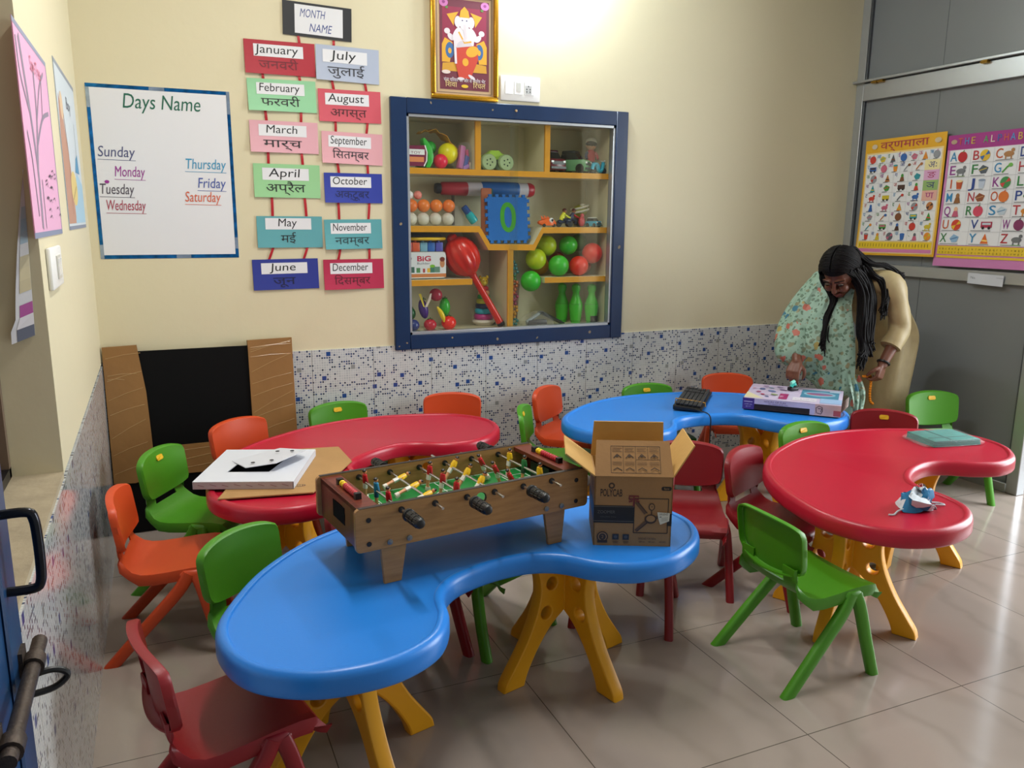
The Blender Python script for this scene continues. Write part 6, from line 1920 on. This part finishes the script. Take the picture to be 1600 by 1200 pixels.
sleeve([SHC + Vector((.02, -.05, -.005)), SHL + Vector((.0, .0, -.005)), (SHL + ELL) / 2 + Vector((.008, -.006, .0)), ELL + Vector((.004, -.002, 0)), ELL.lerp(WRL, .52)], [.066, .066, .056, .052, .050])
sleeve([SHC + Vector((-.01, .05, -.01)), SHR, (SHR + ELR) / 2, ELR, ELR.lerp(WRR, .6)], [.070, .070, .064, .056, .050])
ku = b.build('kurta', pw)
# olive side of the trousers showing at the slit, and trouser legs
b = MB()
for s, f0 in ((-.085, (3.80, -.65)), (.085, (3.84, -.81))):
    hip = PEL + Vector((-.01, -s * .8, -.14))
    sp = spline([lo(hip), lo((f0[0] + .02, (f0[1] + hip.y) / 2, .42)), lo((f0[0] + .025, f0[1], .085))], 6)
    b.tube(sp, [.078 - .018 * k / 12 for k in range(13)], SALW, 16)
b.build('trousers', pw)
f = MB()
f.rings([[lo((3.905 + .045 * math.sin(PI * v) - .09 * v * v - .05 * u * v, -.80 - .07 * u + .02 * v, .80 - .42 * v)) for u in (0, .33, .66, 1)] for v in (k / 10 for k in range(11))], M('olive_lining', '77703a', .6), True, False, False, False)
f.build('side_panel', pw, solid=.004)
# sandals
for f0 in ((3.80, -.65), (3.84, -.81)):
    f = MB(); f.box(lo((f0[0] - .045, f0[1] - .02, .006)), (.21, .08, .012), M('dark_sole', '3a2a22', .6), (0, 0, R(20))); f.tube([lo((f0[0] - .07, f0[1] - .065, .012)), lo((f0[0] - .075, f0[1] - .03, .058)), lo((f0[0] - .06, f0[1] + .015, .012))], .006, _mats['dark_sole'], 8); f.build('sandal', pw, bevel=.003)

# mint floral scarf draped over the right arm and the front
m, nt, bs, x, pos, s = base_mat('mint_floral_scarf', .55)
def vor(scale, off):
    v = nt.nodes.new('ShaderNodeTexVoronoi'); v.inputs['Scale'].default_value = scale
    ad = nt.nodes.new('ShaderNodeVectorMath'); ad.operation = 'ADD'; ad.inputs[1].default_value = (off, off * .7, off * 1.3); nt.links.new(pos, ad.inputs[0])
    ns = nt.nodes.new('ShaderNodeTexNoise'); ns.inputs['Scale'].default_value = 30; nt.links.new(pos, ns.inputs['Vector'])
    mm = nt.nodes.new('ShaderNodeVectorMath'); mm.operation = 'SCALE'; mm.inputs['Scale'].default_value = .035; nt.links.new(ns.outputs['Color'], mm.inputs[0])
    a2 = nt.nodes.new('ShaderNodeVectorMath'); a2.operation = 'ADD'; nt.links.new(ad.outputs[0], a2.inputs[0]); nt.links.new(mm.outputs[0], a2.inputs[1])
    nt.links.new(a2.outputs[0], v.inputs['Vector']); return v.outputs['Distance'], v.outputs['Color']
d1, c1 = vor(15, 0.0); d2, c2 = vor(24, 3.1); d3, c3 = vor(45, 7.7)
sp1 = nt.nodes.new('ShaderNodeSeparateColor'); nt.links.new(c1, sp1.inputs[0])
col = x.mix(x.noise(pos, 26, 4), lin('9fb8a6'), lin('6f9480'))
col = x.mix(x.m('LESS_THAN', d3, .36), col, lin('58725e'))
col = x.mix(x.m('MULTIPLY', x.m('LESS_THAN', d2, .30), .85), col, x.mix(c2, lin('5a7a66'), lin('8a7a52')))
fl = x.mix(x.m('GREATER_THAN', sp1.outputs[0], .55), lin('b0604e'), x.mix(x.m('GREATER_THAN', sp1.outputs[1], .5), lin('2f6a80'), lin('9a8a4a')))
col = x.mix(x.m('MULTIPLY', x.m('LESS_THAN', d1, .30), x.m('GREATER_THAN', sp1.outputs[2], .25)), col, fl)
nt.links.new(col, bs.inputs['Base Color'])
SCARF = m
rowsA = [  # from the far (right-arm) side across the front to the near edge, top to hem
 [(3.53, -.52, 1.06), (3.47, -.555, 1.10), (3.45, -.63, 1.125), (3.45, -.70, 1.11), (3.455, -.76, 1.07), (3.475, -.84, 1.04)],
 [(3.47, -.50, .96), (3.375, -.52, .97), (3.35, -.60, .99), (3.375, -.70, .985), (3.40, -.78, .965), (3.445, -.86, .95)],
 [(3.40, -.50, .84), (3.285, -.525, .84), (3.262, -.61, .86), (3.30, -.71, .855), (3.36, -.81, .83), (3.44, -.895, .83)],
 [(3.34, -.55, .73), (3.215, -.585, .735), (3.195, -.67, .74), (3.275, -.755, .72), (3.355, -.835, .70), (3.445, -.915, .70)],
 [(3.33, -.60, .64), (3.225, -.62, .655), (3.205, -.685, .665), (3.325, -.745, .60), (3.375, -.84, .58), (3.45, -.92, .56)],
 [(3.40, -.63, .56), (3.345, -.655, .60), (3.335, -.71, .59), (3.37, -.775, .50), (3.40, -.85, .46), (3.445, -.925, .38)]]
dense_rows = []
for r_ in rowsA: dense_rows.append(spline([lo(p) for p in r_], 6))
cols = [spline([r[j] for r in dense_rows], 6) for j in range(len(dense_rows[0]))]
nj, ni = len(cols), len(cols[0])
b = MB(); V = []
for i in range(ni):
    for j in range(nj):
        p = cols[j][i].copy(); k = i / (ni - 1)
        fold = math.sin(j * .95 + 1.2 * math.sin(i * .25)) * .013 * (.35 + k) + math.sin(j * 2.1 + i * .3) * .005 + math.sin(i * .55 - j * .35) * .003
        p += Vector((-.75, -.55, 0)) * fold
        V.append(p)
b.add(V, [(i * nj + j, i * nj + j + 1, (i + 1) * nj + j + 1, (i + 1) * nj + j) for i in range(ni - 1) for j in range(nj - 1)], SCARF, True)
# tail that hangs below the table edge
tp = spline([lo(p) for p in ((3.44, -.915, .62), (3.455, -.945, .52), (3.452, -.955, .42), (3.455, -.945, .30))], 6)
tv = []
for i, p in enumerate(tp):
    for j in range(9):
        w = (.045 + .01 * math.sin(i * .4)) * (j / 8 - .5) * 2
        tv.append(p + Vector((.55, .42, 0)) * 0 + Vector((.62, -.25, 0)) * w * 1.0 + Vector((-.5, -.6, 0)) * (.010 * math.sin(j * 1.9 + i * .2)))
b.add(tv, [(i * 9 + j, i * 9 + j + 1, i * 9 + 10 + j, i * 9 + 9 + j) for i in range(len(tp) - 1) for j in range(8)], SCARF, True)
b.build('scarf', pw, solid=.0022)

# hair: cap, gathered crown, long loose locks
b = MB()
NV_, NU_ = 16, 26
rings = []
for i in range(NV_ + 1):
    ph = PI * i / NV_
    ring = []
    for k in range(NU_):
        th = 2 * PI * k / NU_
        v = Vector((math.sin(ph) * math.cos(th), math.sin(ph) * math.sin(th), math.cos(ph)))
        r = .104
        front = max(0, -v.y)
        if v.z < .30 and v.y < -.15: r = .078            # leave the face free
        if v.z < -.2: r *= .93
        ring.append(hp(v.x * r * .90 * .98, v.y * r * 1.02 + .014, v.z * r * 1.09 + .020))
    rings.append(ring)
b.rings(rings, HAIR, True, True, True, True)
hr = b.build('hair')
b2 = MB()
def lock(pts, r0, r1, n=7, seed=1, wdir=None):
    rr = random.Random(seed)
    sp0 = [lo(p) if not isinstance(p, tuple) or len(p) == 3 else p for p in pts]
    for k in range(n * 8):
        off = Vector((rr.uniform(-1, 1), rr.uniform(-1, 1), rr.uniform(-.4, .4))) * r0 * .85
        q = []
        for i, p in enumerate(sp0):
            q.append(p + off * (1 - .45 * i / (len(sp0) - 1)) + Vector((rr.uniform(-1, 1), rr.uniform(-1, 1), rr.uniform(-1, 1))) * .006)
        q[-1] = q[-1] + Vector((rr.uniform(-.012, .012), rr.uniform(-.012, .012), rr.uniform(-.03, .06)))
        sp = spline(q, 5); m_ = len(sp)
        b2.tube(sp, [max(.0007, (r0 * .17) * (1 - (i / (m_ - 1)) ** 2.2) + r1 * (i / (m_ - 1))) for i in range(m_)], HAIR, 8)
def w_(p): return p + OX
tL = w_(hp(.070, -.02, .045)); tR = w_(hp(-.072, -.03, .02)); tB = w_(hp(.03, .088, .03))
# right-side lock (hangs in front of the scarf)
lock([tR, w_(hp(-.080, -.035, -.03)), Vector((3.405, -.775, .99)), Vector((3.375, -.775, .90)), Vector((3.335, -.80, .80)), Vector((3.325, -.815, .735))], .019, .003, 8, 3)
# left-side lock, broad, ends in a curl
lock([tL, w_(hp(.088, -.01, -.02)), Vector((3.475, -.905, 1.03)), Vector((3.463, -.925, .93)), Vector((3.455, -.935, .83)), Vector((3.462, -.945, .76)), Vector((3.435, -.96, .68))], .030, .003, 14, 5)
lock([w_(hp(.085, .03, .02)), w_(hp(.095, .03, -.06)), Vector((3.505, -.915, 1.0)), Vector((3.50, -.935, .90)), Vector((3.485, -.945, .80)), Vector((3.495, -.955, .74))], .024, .003, 10, 9)
# hair lying over the shoulder and back
lock([w_(hp(.02, .085, .06)), w_(hp(.03, .125, .045)), Vector((3.53, -.86, 1.175)), Vector((3.60, -.89, 1.165)), Vector((3.66, -.91, 1.135)), Vector((3.705, -.915, 1.07))], .020, .003, 10, 11)
lock([w_(hp(.05, .075, .0)), w_(hp(.075, .10, -.03)), Vector((3.52, -.90, 1.12)), Vector((3.56, -.925, 1.09)), Vector((3.57, -.95, 1.02)), Vector((3.545, -.965, .93))], .020, .003, 8, 13)
lock([w_(hp(.0, .09, .05)), Vector((3.50, -.77, 1.17)), Vector((3.57, -.78, 1.165)), Vector((3.66, -.79, 1.10)), Vector((3.72, -.80, 1.05))], .024, .004, 10, 17)
for k in range(46):            # strands combed from the parting to the sides
    for s in (-1, 1):
        yy = -.088 + .165 * k / 45
        pts = []
        for q in range(7):
            ph = .06 + 1.62 * q / 6
            y2 = yy + .045 * (q / 6) ** 1.5
            rr_ = math.sqrt(max(.15, 1 - (y2 / .112) ** 2))
            jit = rnd.uniform(-.0012, .0012)
            pts.append(hp(s * (.096 * rr_ * math.sin(ph) + jit), y2 + .012, .118 * rr_ * math.cos(ph) + .020 + jit))
        b2.tube(spline(pts, 3), [.0026 + .0022 * math.sin(PI * i / 18) for i in range(19)], HAIR, 6)
o2 = len(hr.data.vertices)
b3 = MB(); b3.me(hr.data, HAIR, None, True)
for v in b2.v: b3.v.append(v)
for f_ in b2.f: b3.f.append([i + o2 for i in f_]); b3.mi.append(0); b3.sm.append(True)
bpy.data.objects.remove(hr)
b3.build('hair', pw)
f = MB(); f.box(hp(.06, .072, .05), (.012, .03, .014), M('pearl_clip', 'c8c4bc', .2), HM.to_euler()); f.build('hair_clip', pw)
# bangle / dark band on the left wrist
f = MB(); c_ = lo(WRL.lerp(ELL, .06)); ax_ = (WRL - ELL).normalized(); a_ = ax_.orthogonal().normalized(); q_ = ax_.cross(a_)
f.tube([c_ + a_ * .0285 * math.cos(t_) + q_ * .0285 * math.sin(t_) for t_ in (2 * PI * k / 24 for k in range(25))], .0055, BLACK, 8); f.build('wrist_band', pw)
f = MB(); f.tube([lo((3.475, -.835, 1.0)), lo((3.46, -.84, .985)), lo((3.462, -.83, .975))], .003, M('silver', 'c0c0c4', .2, .9), 6); f.build('pendant', pw)
# orange cord held in the left hand: rests in the hand, a thing of its own
mid = (tl[1][2] + tl[0][2]) / 2
t = thing('orange_cord', 'shiny orange beaded cord dangling from the left hand of the woman', 'cord', tuple(mid))
ORG = M('orange_gold_beads', 'd07a10', .2, .5)
f = MB()
sp = spline([(-.035, .0, .012), (-.012, -.004, .012), (.012, -.004, .008), (.018, -.004, -.03), (.022, 0, -.075), (.030, 0, -.12), (.045, -.005, -.135)], 7)
for i, p in enumerate(sp): f.ball(p, .0075 if i % 2 else .006, ORG, 8)
f.tube(sp, .004, ORG, 8)
f.build('beads', t)
